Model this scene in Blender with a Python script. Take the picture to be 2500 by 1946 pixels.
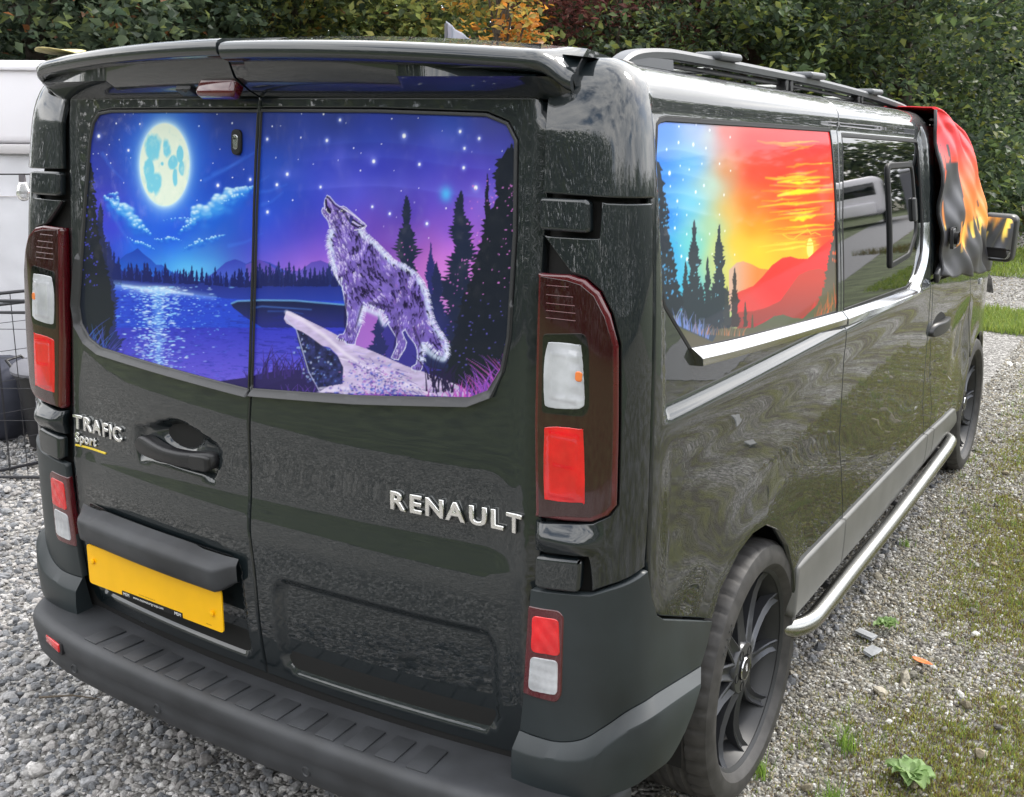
import bpy, bmesh, math, random
import numpy as np
from mathutils import Vector, Matrix
from mathutils.geometry import delaunay_2d_cdt
for o in list(bpy.data.objects): bpy.data.objects.remove(o)
SC=bpy.context.scene; COL=SC.collection
# ---------------------------------------------------------------- camera
cam=bpy.data.cameras.new('camera'); co=bpy.data.objects.new('camera',cam); COL.objects.link(co); SC.camera=co
_y,_p,_r=-0.538611,-0.219458,0.009253           # heading, pitch and roll
_f=Vector((math.sin(_y)*math.cos(_p),math.cos(_y)*math.cos(_p),math.sin(_p))); _a=_f.cross(Vector((0,0,1))).normalized(); _b=_a.cross(_f)
_a,_b=_a*math.cos(_r)+_b*math.sin(_r),_b*math.cos(_r)-_a*math.sin(_r)
co.matrix_world=Matrix(((_a.x,_b.x,-_f.x,1.770413),(_a.y,_b.y,-_f.y,-1.529959),(_a.z,_b.z,-_f.z,1.757550),(0,0,0,1)))
cam.sensor_width=36; cam.lens=37.4511; cam.shift_x=-0.028593; cam.shift_y=-0.041483; cam.clip_start=.05; cam.clip_end=400
# ---------------------------------------------------------------- daylight: Nishita sky behind a broken white overcast, and one soft sun
SUN_EL,SUN_AZ=math.radians(46),math.radians(22)      # azimuth from +Y towards +X
W=bpy.data.worlds.new('World'); SC.world=W; W.use_nodes=True
nt=W.node_tree; nt.nodes.clear(); N=nt.nodes.new; LK=nt.links.new
out=N('ShaderNodeOutputWorld'); bg=N('ShaderNodeBackground'); sky=N('ShaderNodeTexSky')
sky.sky_type='NISHITA'; sky.sun_disc=False; sky.sun_elevation=SUN_EL; sky.sun_rotation=SUN_AZ; sky.air_density=1.; sky.dust_density=1.5
tc=N('ShaderNodeTexCoord'); mp=N('ShaderNodeMapping'); mp.inputs['Scale'].default_value=(1.,1.,2.2)
nz=N('ShaderNodeTexNoise'); nz.inputs['Scale'].default_value=2.3; nz.inputs['Detail'].default_value=7; nz.inputs['Roughness'].default_value=.58
rp=N('ShaderNodeValToRGB'); rp.color_ramp.elements[0].position=.34; rp.color_ramp.elements[1].position=.47
cl=N('ShaderNodeValToRGB'); cl.color_ramp.elements[0].color=(7.5,7.8,8.4,1); cl.color_ramp.elements[1].color=(14.5,14.2,13.8,1); cl.color_ramp.elements[0].position=.35; cl.color_ramp.elements[1].position=.75
n2=N('ShaderNodeTexNoise'); n2.inputs['Scale'].default_value=5.; n2.inputs['Detail'].default_value=5
mx=N('ShaderNodeMix'); mx.data_type='RGBA'
LK(tc.outputs['Generated'],mp.inputs[0]); LK(mp.outputs[0],nz.inputs['Vector']); LK(mp.outputs[0],n2.inputs['Vector']); LK(nz.outputs['Fac'],rp.inputs[0]); LK(n2.outputs['Fac'],cl.inputs[0])
LK(rp.outputs[0],mx.inputs['Factor']); LK(sky.outputs[0],mx.inputs['A']); LK(cl.outputs[0],mx.inputs['B']); LK(mx.outputs['Result'],bg.inputs[0]); LK(bg.outputs[0],out.inputs[0])
bg.inputs[1].default_value=.14
sl=bpy.data.lights.new('sun','SUN'); sl.energy=2.0; sl.angle=math.radians(12); sl.color=(1,.95,.88)
so=bpy.data.objects.new('sun',sl); COL.objects.link(so)
_d=Vector((math.sin(SUN_AZ)*math.cos(SUN_EL),math.cos(SUN_AZ)*math.cos(SUN_EL),math.sin(SUN_EL))); so.rotation_euler=_d.to_track_quat('Z','Y').to_euler()
SC.view_settings.view_transform='Standard'; SC.view_settings.look='None'; SC.view_settings.gamma=1; SC.view_settings.exposure=.95; SC.view_settings.use_curve_mapping=False
SC.render.engine='CYCLES'; SC.cycles.use_denoising=True; SC.cycles.max_bounces=8; SC.cycles.transparent_max_bounces=8; SC.cycles.caustics_reflective=False; SC.cycles.caustics_refractive=False
# where the measured pictures sit on the van: plan (van metres) -> drawing units of the prints
PRINT=np.array(((1568.188,2445.672,-264.198,1429.781),(-124.134,254.657,-2727.53,5403.153),(-.501,.838,-.218,2.551)))
# ---------------------------------------------------------------- helpers
def tag(o,label=None,cat=None,group=None,kind=None):
    for k,v in (('label',label),('category',cat),('group',group),('kind',kind)):
        if v: o[k]=v
    return o
def empty(name,loc=(0,0,0),rz=0):
    o=bpy.data.objects.new(name,None); COL.objects.link(o); o.location=loc; o.rotation_euler=(0,0,rz); o.empty_display_size=.2; return o
def link(name,me,mat=None,parent=None):
    o=bpy.data.objects.new(name,me); COL.objects.link(o)
    if mat is not None and not me.materials: me.materials.append(mat)
    if parent is not None: o.parent=parent
    return o
def dup(o,parent=None):
    c=o.copy(); COL.objects.link(c); c.parent=parent
    for ch in list(o.children): dup(ch,c)
    return c
def mesh_np(name,V,F,normals=None,smooth=True):
    """fast mesh from arrays; F is an (n,3) or (n,4) array"""
    V=np.ascontiguousarray(V,np.float32); F=np.ascontiguousarray(F,np.int32); n,k=F.shape
    me=bpy.data.meshes.new(name); me.vertices.add(len(V)); me.vertices.foreach_set('co',V.ravel()); me.loops.add(n*k); me.loops.foreach_set('vertex_index',F.ravel())
    me.polygons.add(n); me.polygons.foreach_set('loop_start',np.arange(0,n*k,k,dtype=np.int32)); me.polygons.foreach_set('loop_total',np.full(n,k,np.int32))
    me.update(calc_edges=True); me.validate()
    if smooth: me.polygons.foreach_set('use_smooth',np.ones(len(me.polygons),bool))
    if normals is not None: me.normals_split_custom_set_from_vertices([tuple(q) for q in normals])
    return me
def set_col(me,C,name='col'):
    a=me.color_attributes.new(name,'FLOAT_COLOR','POINT'); C=np.asarray(C,np.float32)
    a.data.foreach_set('color',np.concatenate([C,np.ones((len(C),1),np.float32)],1).ravel())
def bm_mesh(bm,name='m',smooth=None):
    me=bpy.data.meshes.new(name); bm.normal_update(); bm.to_mesh(me); bm.free()
    if smooth is not None:
        me.polygons.foreach_set('use_smooth',np.ones(len(me.polygons),bool)); me.set_sharp_from_angle(angle=math.radians(smooth))
    return me
def box_bm(sx,sy,sz,bev=0,seg=2,c=(0,0,0),bm=None,rot=None):
    b=bmesh.new(); bmesh.ops.create_cube(b,size=1); bmesh.ops.scale(b,vec=(sx,sy,sz),verts=b.verts)
    if bev: bmesh.ops.bevel(b,geom=list(b.edges),offset=bev,segments=seg,profile=.5,affect='EDGES')
    if rot is not None: bmesh.ops.transform(b,matrix=rot,verts=b.verts)
    bmesh.ops.translate(b,vec=c,verts=b.verts)
    if bm is None: return b
    me=bpy.data.meshes.new('t'); b.to_mesh(me); b.free(); bm.from_mesh(me); bpy.data.meshes.remove(me); return bm
def tube_bm(pts,r,n=10,bm=None,caps=True):
    bm=bm or bmesh.new(); P=[Vector(p) for p in pts]; R=r if isinstance(r,(list,tuple)) else [r]*len(P); rings=[]; up=None
    for i,p in enumerate(P):
        d=(P[min(i+1,len(P)-1)]-P[max(i-1,0)]).normalized()
        if up is None: up=d.orthogonal().normalized()
        up=(up-d*up.dot(d)).normalized(); s=d.cross(up)
        rings.append([bm.verts.new(p+(up*math.cos(a)+s*math.sin(a))*R[i]) for a in [2*math.pi*k/n for k in range(n)]])
    for a,b in zip(rings[:-1],rings[1:]):
        for k in range(n): bm.faces.new((a[k],a[(k+1)%n],b[(k+1)%n],b[k]))
    if caps:
        bm.faces.new(rings[0][::-1]); bm.faces.new(rings[-1])
    return bm
def lathe_bm(prof,n=48,axis='X',bm=None,a0=0,a1=2*math.pi,closed=False):
    """prof: (along axis, radius)"""
    bm=bm or bmesh.new(); full=abs(a1-a0-2*math.pi)<1e-6; m=n if full else n+1; rings=[]
    for k in range(m):
        a=a0+(a1-a0)*k/n; c,s=math.cos(a),math.sin(a)
        rings.append([bm.verts.new((x,r*c,r*s) if axis=='X' else (r*c,r*s,x)) for x,r in prof])
    L=len(prof)
    for k in range(n):
        A=rings[k];B=rings[(k+1)%m]
        for i in range(L if closed else L-1):
            j=(i+1)%L; q=(A[i],A[j],B[j],B[i])
            try: bm.faces.new(q if axis=='X' else q[::-1])
            except ValueError: pass
    return bm
def srgb(c): c=np.asarray(c,np.float32); return np.where(c<=.04045,c/12.92,((c+.055)/1.055)**2.4)
def mat(name,col=(.5,.5,.5),rough=.5,metal=0,coat=0,coat_rough=.03,spec=.5,noise=None,bump=None,trans=0,sheen=0):
    """Principled material; noise=(scale,amount[,detail]) varies the colour, bump=(scale,strength,distance)"""
    m=bpy.data.materials.new(name); m.use_nodes=True; t=m.node_tree; p=t.nodes['Principled BSDF']
    p.inputs['Base Color'].default_value=(*col,1); p.inputs['Roughness'].default_value=rough; p.inputs['Metallic'].default_value=metal
    p.inputs['Coat Weight'].default_value=coat; p.inputs['Coat Roughness'].default_value=coat_rough; p.inputs['Specular IOR Level'].default_value=spec
    if sheen: p.inputs['Sheen Weight'].default_value=sheen
    tcn=t.nodes.new('ShaderNodeTexCoord')
    if noise:
        nz=t.nodes.new('ShaderNodeTexNoise'); nz.inputs['Scale'].default_value=noise[0]; nz.inputs['Detail'].default_value=noise[2] if len(noise)>2 else 5
        r=t.nodes.new('ShaderNodeValToRGB'); a=noise[1]; r.color_ramp.elements[0].position=.3; r.color_ramp.elements[1].position=.7
        r.color_ramp.elements[0].color=(*[c*(1-a) for c in col],1); r.color_ramp.elements[1].color=(*[min(1,c*(1+a)) for c in col],1)
        t.links.new(tcn.outputs['Object'],nz.inputs['Vector']); t.links.new(nz.outputs['Fac'],r.inputs[0]); t.links.new(r.outputs[0],p.inputs['Base Color'])
    if bump:
        nb=t.nodes.new('ShaderNodeTexNoise'); nb.inputs['Scale'].default_value=bump[0]; nb.inputs['Detail'].default_value=4
        bp=t.nodes.new('ShaderNodeBump'); bp.inputs['Strength'].default_value=bump[1]; bp.inputs['Distance'].default_value=bump[2]
        t.links.new(tcn.outputs['Object'],nb.inputs['Vector']); t.links.new(nb.outputs['Fac'],bp.inputs['Height']); t.links.new(bp.outputs[0],p.inputs['Normal'])
    return m
def paint_mat(name,col,rough=.42,dust=.10):
    """car paint: dark pigment under a clear coat, with a thin uneven film of road dust"""
    m=mat(name,col,rough,0,1.,.012,.2); t=m.node_tree; p=t.nodes['Principled BSDF']; p.inputs['Coat IOR'].default_value=1.66; tcn=t.nodes['Texture Coordinate']
    nz=t.nodes.new('ShaderNodeTexNoise'); nz.inputs['Scale'].default_value=900; nz.inputs['Detail'].default_value=2
    n2=t.nodes.new('ShaderNodeTexNoise'); n2.inputs['Scale'].default_value=5; n2.inputs['Detail'].default_value=8; n2.inputs['Roughness'].default_value=.7
    mpn=t.nodes.new('ShaderNodeMapping'); mpn.inputs['Scale'].default_value=(1,1,.35)
    r1=t.nodes.new('ShaderNodeMapRange'); r1.inputs[1].default_value=.62; r1.inputs[2].default_value=.75
    r2=t.nodes.new('ShaderNodeMapRange'); r2.inputs[1].default_value=.38; r2.inputs[2].default_value=.72; r2.inputs[3].default_value=.25
    mu=t.nodes.new('ShaderNodeMath'); mu.operation='MULTIPLY'; m3=t.nodes.new('ShaderNodeMath'); m3.operation='MULTIPLY_ADD'; m3.inputs[1].default_value=dust; m3.inputs[2].default_value=.0
    mxn=t.nodes.new('ShaderNodeMix'); mxn.data_type='RGBA'; mxn.inputs['A'].default_value=(*col,1); mxn.inputs['B'].default_value=(.20,.19,.16,1)
    L=t.links.new; L(tcn.outputs['Object'],mpn.inputs[0]); L(mpn.outputs[0],n2.inputs['Vector']); L(tcn.outputs['Object'],nz.inputs['Vector']); L(nz.outputs['Fac'],r1.inputs[0]); L(n2.outputs['Fac'],r2.inputs[0])
    L(r1.outputs[0],mu.inputs[0]); L(r2.outputs[0],mu.inputs[1]); L(mu.outputs[0],m3.inputs[0]); L(m3.outputs[0],mxn.inputs['Factor']); L(mxn.outputs['Result'],p.inputs['Base Color'])
    n3=t.nodes.new('ShaderNodeTexNoise'); n3.inputs['Scale'].default_value=7; n3.inputs['Detail'].default_value=2; bp=t.nodes.new('ShaderNodeBump'); bp.inputs['Strength'].default_value=.018; bp.inputs['Distance'].default_value=.02
    n4=t.nodes.new('ShaderNodeTexNoise'); n4.inputs['Scale'].default_value=260; n4.inputs['Detail'].default_value=1; b4=t.nodes.new('ShaderNodeBump'); b4.inputs['Strength'].default_value=.005; b4.inputs['Distance'].default_value=.001
    L(tcn.outputs['Object'],n3.inputs['Vector']); L(n3.outputs['Fac'],bp.inputs['Height']); L(tcn.outputs['Object'],n4.inputs['Vector']); L(n4.outputs['Fac'],b4.inputs['Height']); L(bp.outputs[0],b4.inputs['Normal']); L(b4.outputs[0],p.inputs['Coat Normal'])
    return m
def attr_mat(name,attr='col',rough=.3,coat=0,spec=.5,atype='GEOMETRY',trans=0,bump=None):
    m=mat(name,(.5,.5,.5),rough,0,coat,.04,spec,bump=bump); t=m.node_tree; a=t.nodes.new('ShaderNodeAttribute'); a.attribute_name=attr; a.attribute_type=atype
    t.links.new(a.outputs['Color'],t.nodes['Principled BSDF'].inputs['Base Color']); return m
# ---------------------------------------------------------------- materials
M={}
M['paint']=paint_mat('dark_green_black_paint',(.0055,.0095,.0118),.5,.045)
M['satin']=mat('satin_dark_plastic',(.019,.025,.028),.42,spec=.5,noise=(6,.30,9),bump=(700,.12,.0006))
M['bumper']=mat('grained_grey_plastic',(.034,.036,.040),.55,noise=(7,.38,9),bump=(900,.25,.0006))
M['plastic']=mat('black_plastic',(.011,.011,.013),.42,bump=(800,.1,.0005))
M['inner']=mat('dark_cavity',(.004,.004,.004),.8)
M['rubber']=mat('black_rubber',(.009,.009,.010),.5,spec=.25)
M['trim']=mat('dark_satin_trim',(.030,.031,.034),.36,spec=.5)
M['chrome']=mat('bright_trim',(.55,.56,.58),.16,metal=1)
M['badge']=mat('chrome_badge',(.80,.80,.78),.10,metal=1)
M['glass']=mat('dark_tinted_glass',(.003,.004,.0045),.02,coat=0,spec=.9)
M['mirror']=mat('mirror_silver',(.85,.87,.88),.01,metal=1)
M['redlens']=mat('dark_red_lens',(.075,.003,.007),.10,coat=1,noise=(9,.12))
M['lampinset']=mat('deep_maroon_lens',(.022,.0015,.003),.08,coat=1)
M['brightred']=mat('bright_red_lens',(.62,.006,.010),.12,coat=1,noise=(14,.25))
M['clear']=mat('frosted_clear_lens',(.46,.47,.50),.10,coat=1,noise=(14,.25))
M['amber']=mat('amber_bulb',(.75,.20,.05),.2,coat=1)
M['print']=attr_mat('printed_window_vinyl','col',.55,.35,.10)
M['yellow']=mat('number_plate_yellow',(.88,.47,.001),.4,coat=.1,spec=.3,noise=(5,.10,8))
M['tyre']=mat('tyre_rubber',(.040,.038,.037),.62,noise=(30,.35),bump=(300,.15,.001))
M['rim']=mat('satin_graphite_alloy',(.052,.054,.060),.28,metal=.35,spec=.6)
M['barrel']=mat('dark_wheel_barrel',(.020,.021,.023),.5,noise=(8,.3))
M['tubem']=mat('polished_side_tube',(.40,.40,.38),.26,metal=1)
M['white']=mat('white_print',(.85,.85,.85),.5)
M['yellowline']=mat('yellow_enamel',(.75,.55,.04),.35)
M['sill']=mat('grey_sill_plastic',(.13,.13,.125),.45,noise=(9,.12),bump=(600,.15,.0006))
M['railgrey']=mat('grey_roof_rail',(.11,.115,.125),.42)
# ---------------------------------------------------------------- polygons in skin coordinates
def densify(P,step):
    o=[]
    for a,b in zip(P,P[1:]+P[:1]):
        n=max(1,int(math.dist(a,b)/step)); o+=[(a[0]+(b[0]-a[0])*i/n,a[1]+(b[1]-a[1])*i/n) for i in range(n)]
    return o
def fillet(P,r):
    R=r if isinstance(r,(list,tuple)) else [r]*len(P); o=[]; n=len(P)
    for i in range(n):
        p=np.array(P[i]);a=np.array(P[i-1]);b=np.array(P[(i+1)%n]);da=np.linalg.norm(a-p);db=np.linalg.norm(b-p);q=min(R[i],.48*da,.48*db)
        if q<.002: o.append(tuple(p)); continue
        A=p+(a-p)/da*q;B=p+(b-p)/db*q
        for t in np.linspace(0,1,7): o.append(tuple((1-t)**2*A+2*t*(1-t)*p+t*t*B))
    return o
def spline(P,n=8,closed=True):
    """Catmull-Rom through the points"""
    P=[np.array(p,float) for p in P];m=len(P);o=[]
    for i in range(m if closed else m-1):
        p0,p1,p2,p3=(P[(i+k)%m] if closed else P[min(max(i+k,0),m-1)] for k in (-1,0,1,2))
        for t in np.arange(n)/n: o.append(tuple(.5*((2*p1)+(-p0+p2)*t+(2*p0-5*p1+4*p2-p3)*t*t+(-p0+3*p1-3*p2+p3)*t**3)))
    if not closed:o.append(tuple(P[-1]))
    return o
def area(P):
    a=np.array(P);b=np.roll(a,-1,0);return .5*np.sum(a[:,0]*b[:,1]-b[:,0]*a[:,1])
def ccw(P): return list(P) if area(P)>0 else list(P)[::-1]
def vnorm(P):
    a=np.array(P);d=np.roll(a,-1,0)-np.roll(a,1,0);d/=np.maximum(np.linalg.norm(d,axis=1,keepdims=True),1e-9);return np.stack([d[:,1],-d[:,0]],1)   # outward of a ccw loop
def grow(P,d): P=ccw(P); return [tuple(q) for q in np.array(P)+vnorm(P)*d]
def inside(P,X,Y):
    a=np.array(P);b=np.roll(a,-1,0);r=np.zeros(X.shape,bool)
    for (x0,y0),(x1,y1) in zip(a,b):
        if y0==y1: continue
        k=((y0>Y)!=(y1>Y))&(X<(x1-x0)*(Y-y0)/(y1-y0)+x0); r^=k
    return r
def pdist(P,X,Y,closed=True):
    a=np.array(P);b=np.roll(a,-1,0)
    if not closed:a=a[:-1];b=b[:-1]
    r=np.full(X.shape,9.)
    for p,q in zip(a,b):
        d=q-p;L=max(d@d,1e-12);t=np.clip(((X-p[0])*d[0]+(Y-p[1])*d[1])/L,0,1);r=np.minimum(r,np.hypot(X-p[0]-t*d[0],Y-p[1]-t*d[1]))
    return r
def n0(t,v,e=1e-3):
    a=base(t+e,v)-base(t-e,v);b=base(t,v+e)-base(t,v-e);n=np.cross(a,b);return n/np.maximum(np.linalg.norm(n,axis=-1,keepdims=True),1e-12)
def surf(t,v,ef): return base(t,v)+n0(t,v)*np.asarray(ef(t,v))[...,None]
def surfn(t,v,ef,e=2.5e-3):
    a=surf(t+e,v,ef)-surf(t-e,v,ef);b=surf(t,v+e,ef)-surf(t,v-e,ef);n=np.cross(a,b);return n/np.maximum(np.linalg.norm(n,axis=-1,keepdims=True),1e-12)
zero=lambda t,v:np.zeros(np.shape(t))
def patch(name,outline,m,parent,holes=(),ef=zero,res=.022,gap=.0022,rim=.003,depth=.02,mirror=False,colour=None):
    """a panel cut from the van's skin: outline in (t,v), rolled edge and a return flange all round"""
    loops=[]
    for k,P in enumerate([outline]+list(holes)):
        P=densify(ccw(P),res*.8); sgn=-1 if k==0 else 1
        P=[tuple(q) for q in np.array(P)+vnorm(P)*sgn*(gap+rim)]; loops.append(P)
    O=loops[0];A=np.array(O);x0,y0=A.min(0);x1,y1=A.max(0)
    gx,gy=np.meshgrid(np.arange(x0+res*.5,x1,res),np.arange(y0+res*.5,y1,res));gx=gx+(np.arange(gx.shape[0])%2)[:,None]*res*.5;gx=gx.ravel();gy=gy.ravel()
    ok=inside(O,gx,gy)
    for h in loops[1:]: ok&=~inside(h,gx,gy)
    gx,gy=gx[ok],gy[ok]; ok=np.ones(len(gx),bool)
    for L in loops: ok&=pdist(L,gx,gy)>res*.45
    gx,gy=gx[ok],gy[ok]
    pts=[];edges=[]
    for L in loops:
        b=len(pts);pts+=L;edges+=[(b+i,b+(i+1)%len(L)) for i in range(len(L))]
    nb=len(pts);pts+=list(zip(gx,gy))
    V,E,F,_,_,_=delaunay_2d_cdt([Vector((float(a),float(b))) for a,b in pts],edges,[],0,1e-7)
    V=np.array([tuple(q) for q in V]);F=np.array([f for f in F if len(f)==3],int);c=V[F].mean(1);ok=inside(O,c[:,0],c[:,1])
    for h in loops[1:]: ok&=~inside(h,c[:,0],c[:,1])
    F=F[ok];f=V[F];ar=(f[:,1,0]-f[:,0,0])*(f[:,2,1]-f[:,0,1])-(f[:,1,1]-f[:,0,1])*(f[:,2,0]-f[:,0,0]);F=np.where((ar<0)[:,None],F[:,::-1],F)
    s=-1 if mirror else 1
    if mirror: F=F[:,::-1]
    T=V[:,0]*s; P3=surf(T,V[:,1],ef); N3=surfn(T,V[:,1],ef)
    AV=[P3];AN=[N3];AF=[F];n=len(P3)
    for k,L in enumerate(loops):
        L=np.array(L);m2=vnorm([tuple(q) for q in L])*(1 if k==0 else -1)
        o1=L+m2*rim;efr=lambda t,v:np.asarray(ef(t,v))-rim;efd=lambda t,v:np.asarray(ef(t,v))-depth
        b0=surf(L[:,0]*s,L[:,1],ef);b1=surf(o1[:,0]*s,o1[:,1],efr);b2=surf(o1[:,0]*s,o1[:,1],efd)
        nn=surfn(L[:,0]*s,L[:,1],ef);ow=b1-b0+nn*rim;ow/=np.maximum(np.linalg.norm(ow,axis=1,keepdims=True),1e-9)
        q=len(L);i=np.arange(q);j=(i+1)%q
        AV+= [b0,b1,b2];md=nn+ow*1.2;md/=np.linalg.norm(md,axis=1,keepdims=True);AN+=[nn,md,ow]
        for u in (0,1):
            A0=n+u*q+i;A1=n+u*q+j;B0=A0+q;B1=A1+q
            quad=np.concatenate([np.stack([A1,A0,B0],1),np.stack([A1,B0,B1],1)]) if k==0 else np.concatenate([np.stack([A0,A1,B1],1),np.stack([A0,B1,B0],1)])
            AF.append(quad[:,::-1] if mirror else quad)
        n+=3*q
    me=mesh_np(name,np.concatenate(AV),np.concatenate(AF),np.concatenate(AN))
    o=link(name,me,m,parent); return o
def strip(name,P,Q,m,parent,ef,rim=.004,depth=.012,res=.02,mirror=False):
    """a long moulding between two polylines"""
    return patch(name,list(P)+list(Q)[::-1],m,parent,ef=ef,res=res,gap=0,rim=rim,depth=depth,mirror=mirror)
def sweep(name,top,low,m,parent,ef,prof,n=80,mirror=False,caps=True):
    """a long moulding: prof is a list of (fraction from top edge to low edge, height above the skin)"""
    def res_(P):
        P=np.array(P,float);c=np.concatenate([[0],np.cumsum(np.hypot(*np.diff(P,axis=0).T))]);u=np.linspace(0,c[-1],n);return np.stack([np.interp(u,c,P[:,0]),np.interp(u,c,P[:,1])],1)
    A=res_(top);B=res_(low);s=-1 if mirror else 1;rows=[]
    for f,h in prof:
        q=A*(1-f)+B*f;rows.append(surf(q[:,0]*s,q[:,1],lambda t,v,h=h:np.asarray(ef(t,v))+h))
    V=np.stack(rows,1);k=len(prof);bm=bmesh.new();vs=[[bm.verts.new(tuple(p)) for p in r] for r in V]
    for i in range(n-1):
        for j in range(k-1): bm.faces.new((vs[i][j],vs[i][j+1],vs[i+1][j+1],vs[i+1][j]) if not mirror else (vs[i][j],vs[i+1][j],vs[i+1][j+1],vs[i][j+1]))
    if caps:
        for r in (vs[0],vs[-1]):
            try: bm.faces.new(r)
            except ValueError: pass
    return link(name,bm_mesh(bm,smooth=28),m,parent)
def decal(t0,v0,s,gx,gz,d,ef=zero,slope=0.):
    """flat lettering coordinates (gx,gz) laid on the skin at (t0,v0), d proud of it"""
    t=t0+gx*s;v=v0+gz*s+slope*gx*s
    return base(t,v)+n0(t,v)*(np.asarray(ef(t,v))+d)[...,None]
def glyph(ch,extrude=.12,bevel=.03,res=4,wide=1.,off=0.):
    c=bpy.data.curves.new('g','FONT');c.body=ch;c.size=1.;c.extrude=extrude;c.bevel_depth=bevel;c.bevel_resolution=1;c.resolution_u=res;c.offset=off
    o=bpy.data.objects.new('g',c);COL.objects.link(o);bpy.context.view_layer.update();me=bpy.data.meshes.new_from_object(o.evaluated_get(bpy.context.evaluated_depsgraph_get()))
    V=np.empty(len(me.vertices)*3,np.float32);me.vertices.foreach_get('co',V);V=V.reshape(-1,3);V[:,0]*=wide;bpy.data.objects.remove(o);bpy.data.curves.remove(c);return me,V
# ---------------------------------------------------------------- van body surface
_cx=np.array([.70,.75,.80,.85,.885,.915,.935,.947,.953,.956,.958,.958,.958,.958,.952,.935,.90,.84,.74])
_cy=np.array([.1788,.171,.175,.183,.194,.211,.238,.280,.365,.515,.9,1.5,2.5,3.6,4.1,4.4,4.62,4.80,4.93])
_cl=.70+np.concatenate([[0],np.cumsum(np.hypot(np.diff(_cx),np.diff(_cy)))])
def _pchip(xs,ys,x):
    h=np.diff(xs);dl=np.diff(ys)/h
    d=np.zeros_like(ys)
    for i in range(1,len(xs)-1):
        if dl[i-1]*dl[i]>0:
            w1=2*h[i]+h[i-1];w2=h[i]+2*h[i-1]
            d[i]=(w1+w2)/(w1/dl[i-1]+w2/dl[i])
    d[0]=dl[0];d[-1]=dl[-1]
    i=np.clip(np.searchsorted(xs,x)-1,0,len(xs)-2)
    s=(x-xs[i])/h[i]
    a=(1+2*s)*(1-s)**2;b=s*(1-s)**2;c=s*s*(3-2*s);e=s*s*(s-1)
    return a*ys[i]+b*h[i]*d[i]+c*ys[i+1]+e*h[i]*d[i+1]
_tt=np.concatenate([np.linspace(0,.6999,150),np.linspace(.70,_cl[-1],900)])
_px=np.where(_tt<.70,_tt,_pchip(_cl,_cx,np.maximum(_tt,.70)))
_py=np.where(_tt<.70,.1315+.0965*_tt**2,_pchip(_cl,_cy,np.maximum(_tt,.70)))
# smooth the joints
def _sm(a,n=9):
    k=np.hanning(n+2)[1:-1];k/=k.sum();p=n//2
    b=np.concatenate([2*a[0]-a[p:0:-1],a,2*a[-1]-a[-2:-p-2:-1]]);return np.convolve(b,k,'valid')
_u=np.linspace(0,_cl[-1],1400)
_X=_sm(np.interp(_u,_tt,_px),21);_Y=_sm(np.interp(_u,_tt,_py),21)
_dx=np.gradient(_X,_u);_dy=np.gradient(_Y,_u);_n=np.hypot(_dx,_dy)
_NX=-_dy/_n;_NY=_dx/_n       # inward
def _wide(a,k=58):
    g=np.exp(-.5*(np.arange(-2*k,2*k+1)/k)**2);g/=g.sum();return np.convolve(np.pad(a,2*k,mode='edge'),g,'valid')
_NX=_wide(_NX);_NY=_wide(_NY);_q=np.hypot(_NX,_NY);_NX/=_q;_NY/=_q;_NX[0]=0;_NY[0]=1
TMAX=_cl[-1]
def t_of_y(y): return np.interp(y,_Y[330:],_u[330:])
# vertical profile of the side : (inward, z) against v
_b=np.linspace(0,1,60)[:,None]
_A,_B,_C,_D=[np.array(q) for q in ((.058,1.72),(.073,1.806),(.098,1.853),(.17,1.870))]
_arc=(1-_b)**3*_A+3*_b*(1-_b)**2*_B+3*_b*_b*(1-_b)*_C+_b**3*_D
_zl=np.linspace(.2,1.72,200)[:-1]
_low=np.stack([.112*np.maximum(_zl-1,0)**2+.35*np.maximum(.5-_zl,0)**2,_zl],1)
_prof=np.concatenate([_low,_arc])
_v=1.72+np.concatenate([_zl-1.72,np.concatenate([[0],np.cumsum(np.hypot(*np.diff(_arc,axis=0).T))])])
VTOP=_v[-1]
_v2=np.linspace(.2,VTOP,700);_PD=_sm(np.interp(_v2,_v,_prof[:,0]),15);_PZ=_sm(np.interp(_v2,_v,_prof[:,1]),15)
def sst(x,a,b):
    s=np.clip((x-a)/(b-a),0,1);return s*s*(3-2*s)
def base(t,v):
    """point on the outer skin; t runs from the middle of the back round the right corner and forward, v runs up"""
    t=np.asarray(t,float);v=np.asarray(v,float)
    s=np.sign(t)+(t==0);a=np.abs(t)
    X=np.interp(a,_u,_X);Y=np.interp(a,_u,_Y);nx=np.interp(a,_u,_NX);ny=np.interp(a,_u,_NY)
    dS=np.interp(v,_v2,_PD);zS=np.interp(v,_v2,_PZ)
    dR=.072*np.maximum(v-.85,0);zR=v
    w=sst(a,.72,.93);w1=sst(a,.70,.765);tu=.112*np.clip(v-1,0,.74)**2
    d=(dR-.072*np.maximum(v-1.80,0)*w1)*(1-w)+tu*w+(dS-.112*np.maximum(np.minimum(v,1.74)-1,0)**2)*w1;z=zR*(1-w1)+zS*w1
    x=X+nx*d;y=Y+ny*d
    z=z-.027*np.maximum(y-.3,0)*sst(v,.5,1.7)
    return np.stack([s*x,y,z],-1)
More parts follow.
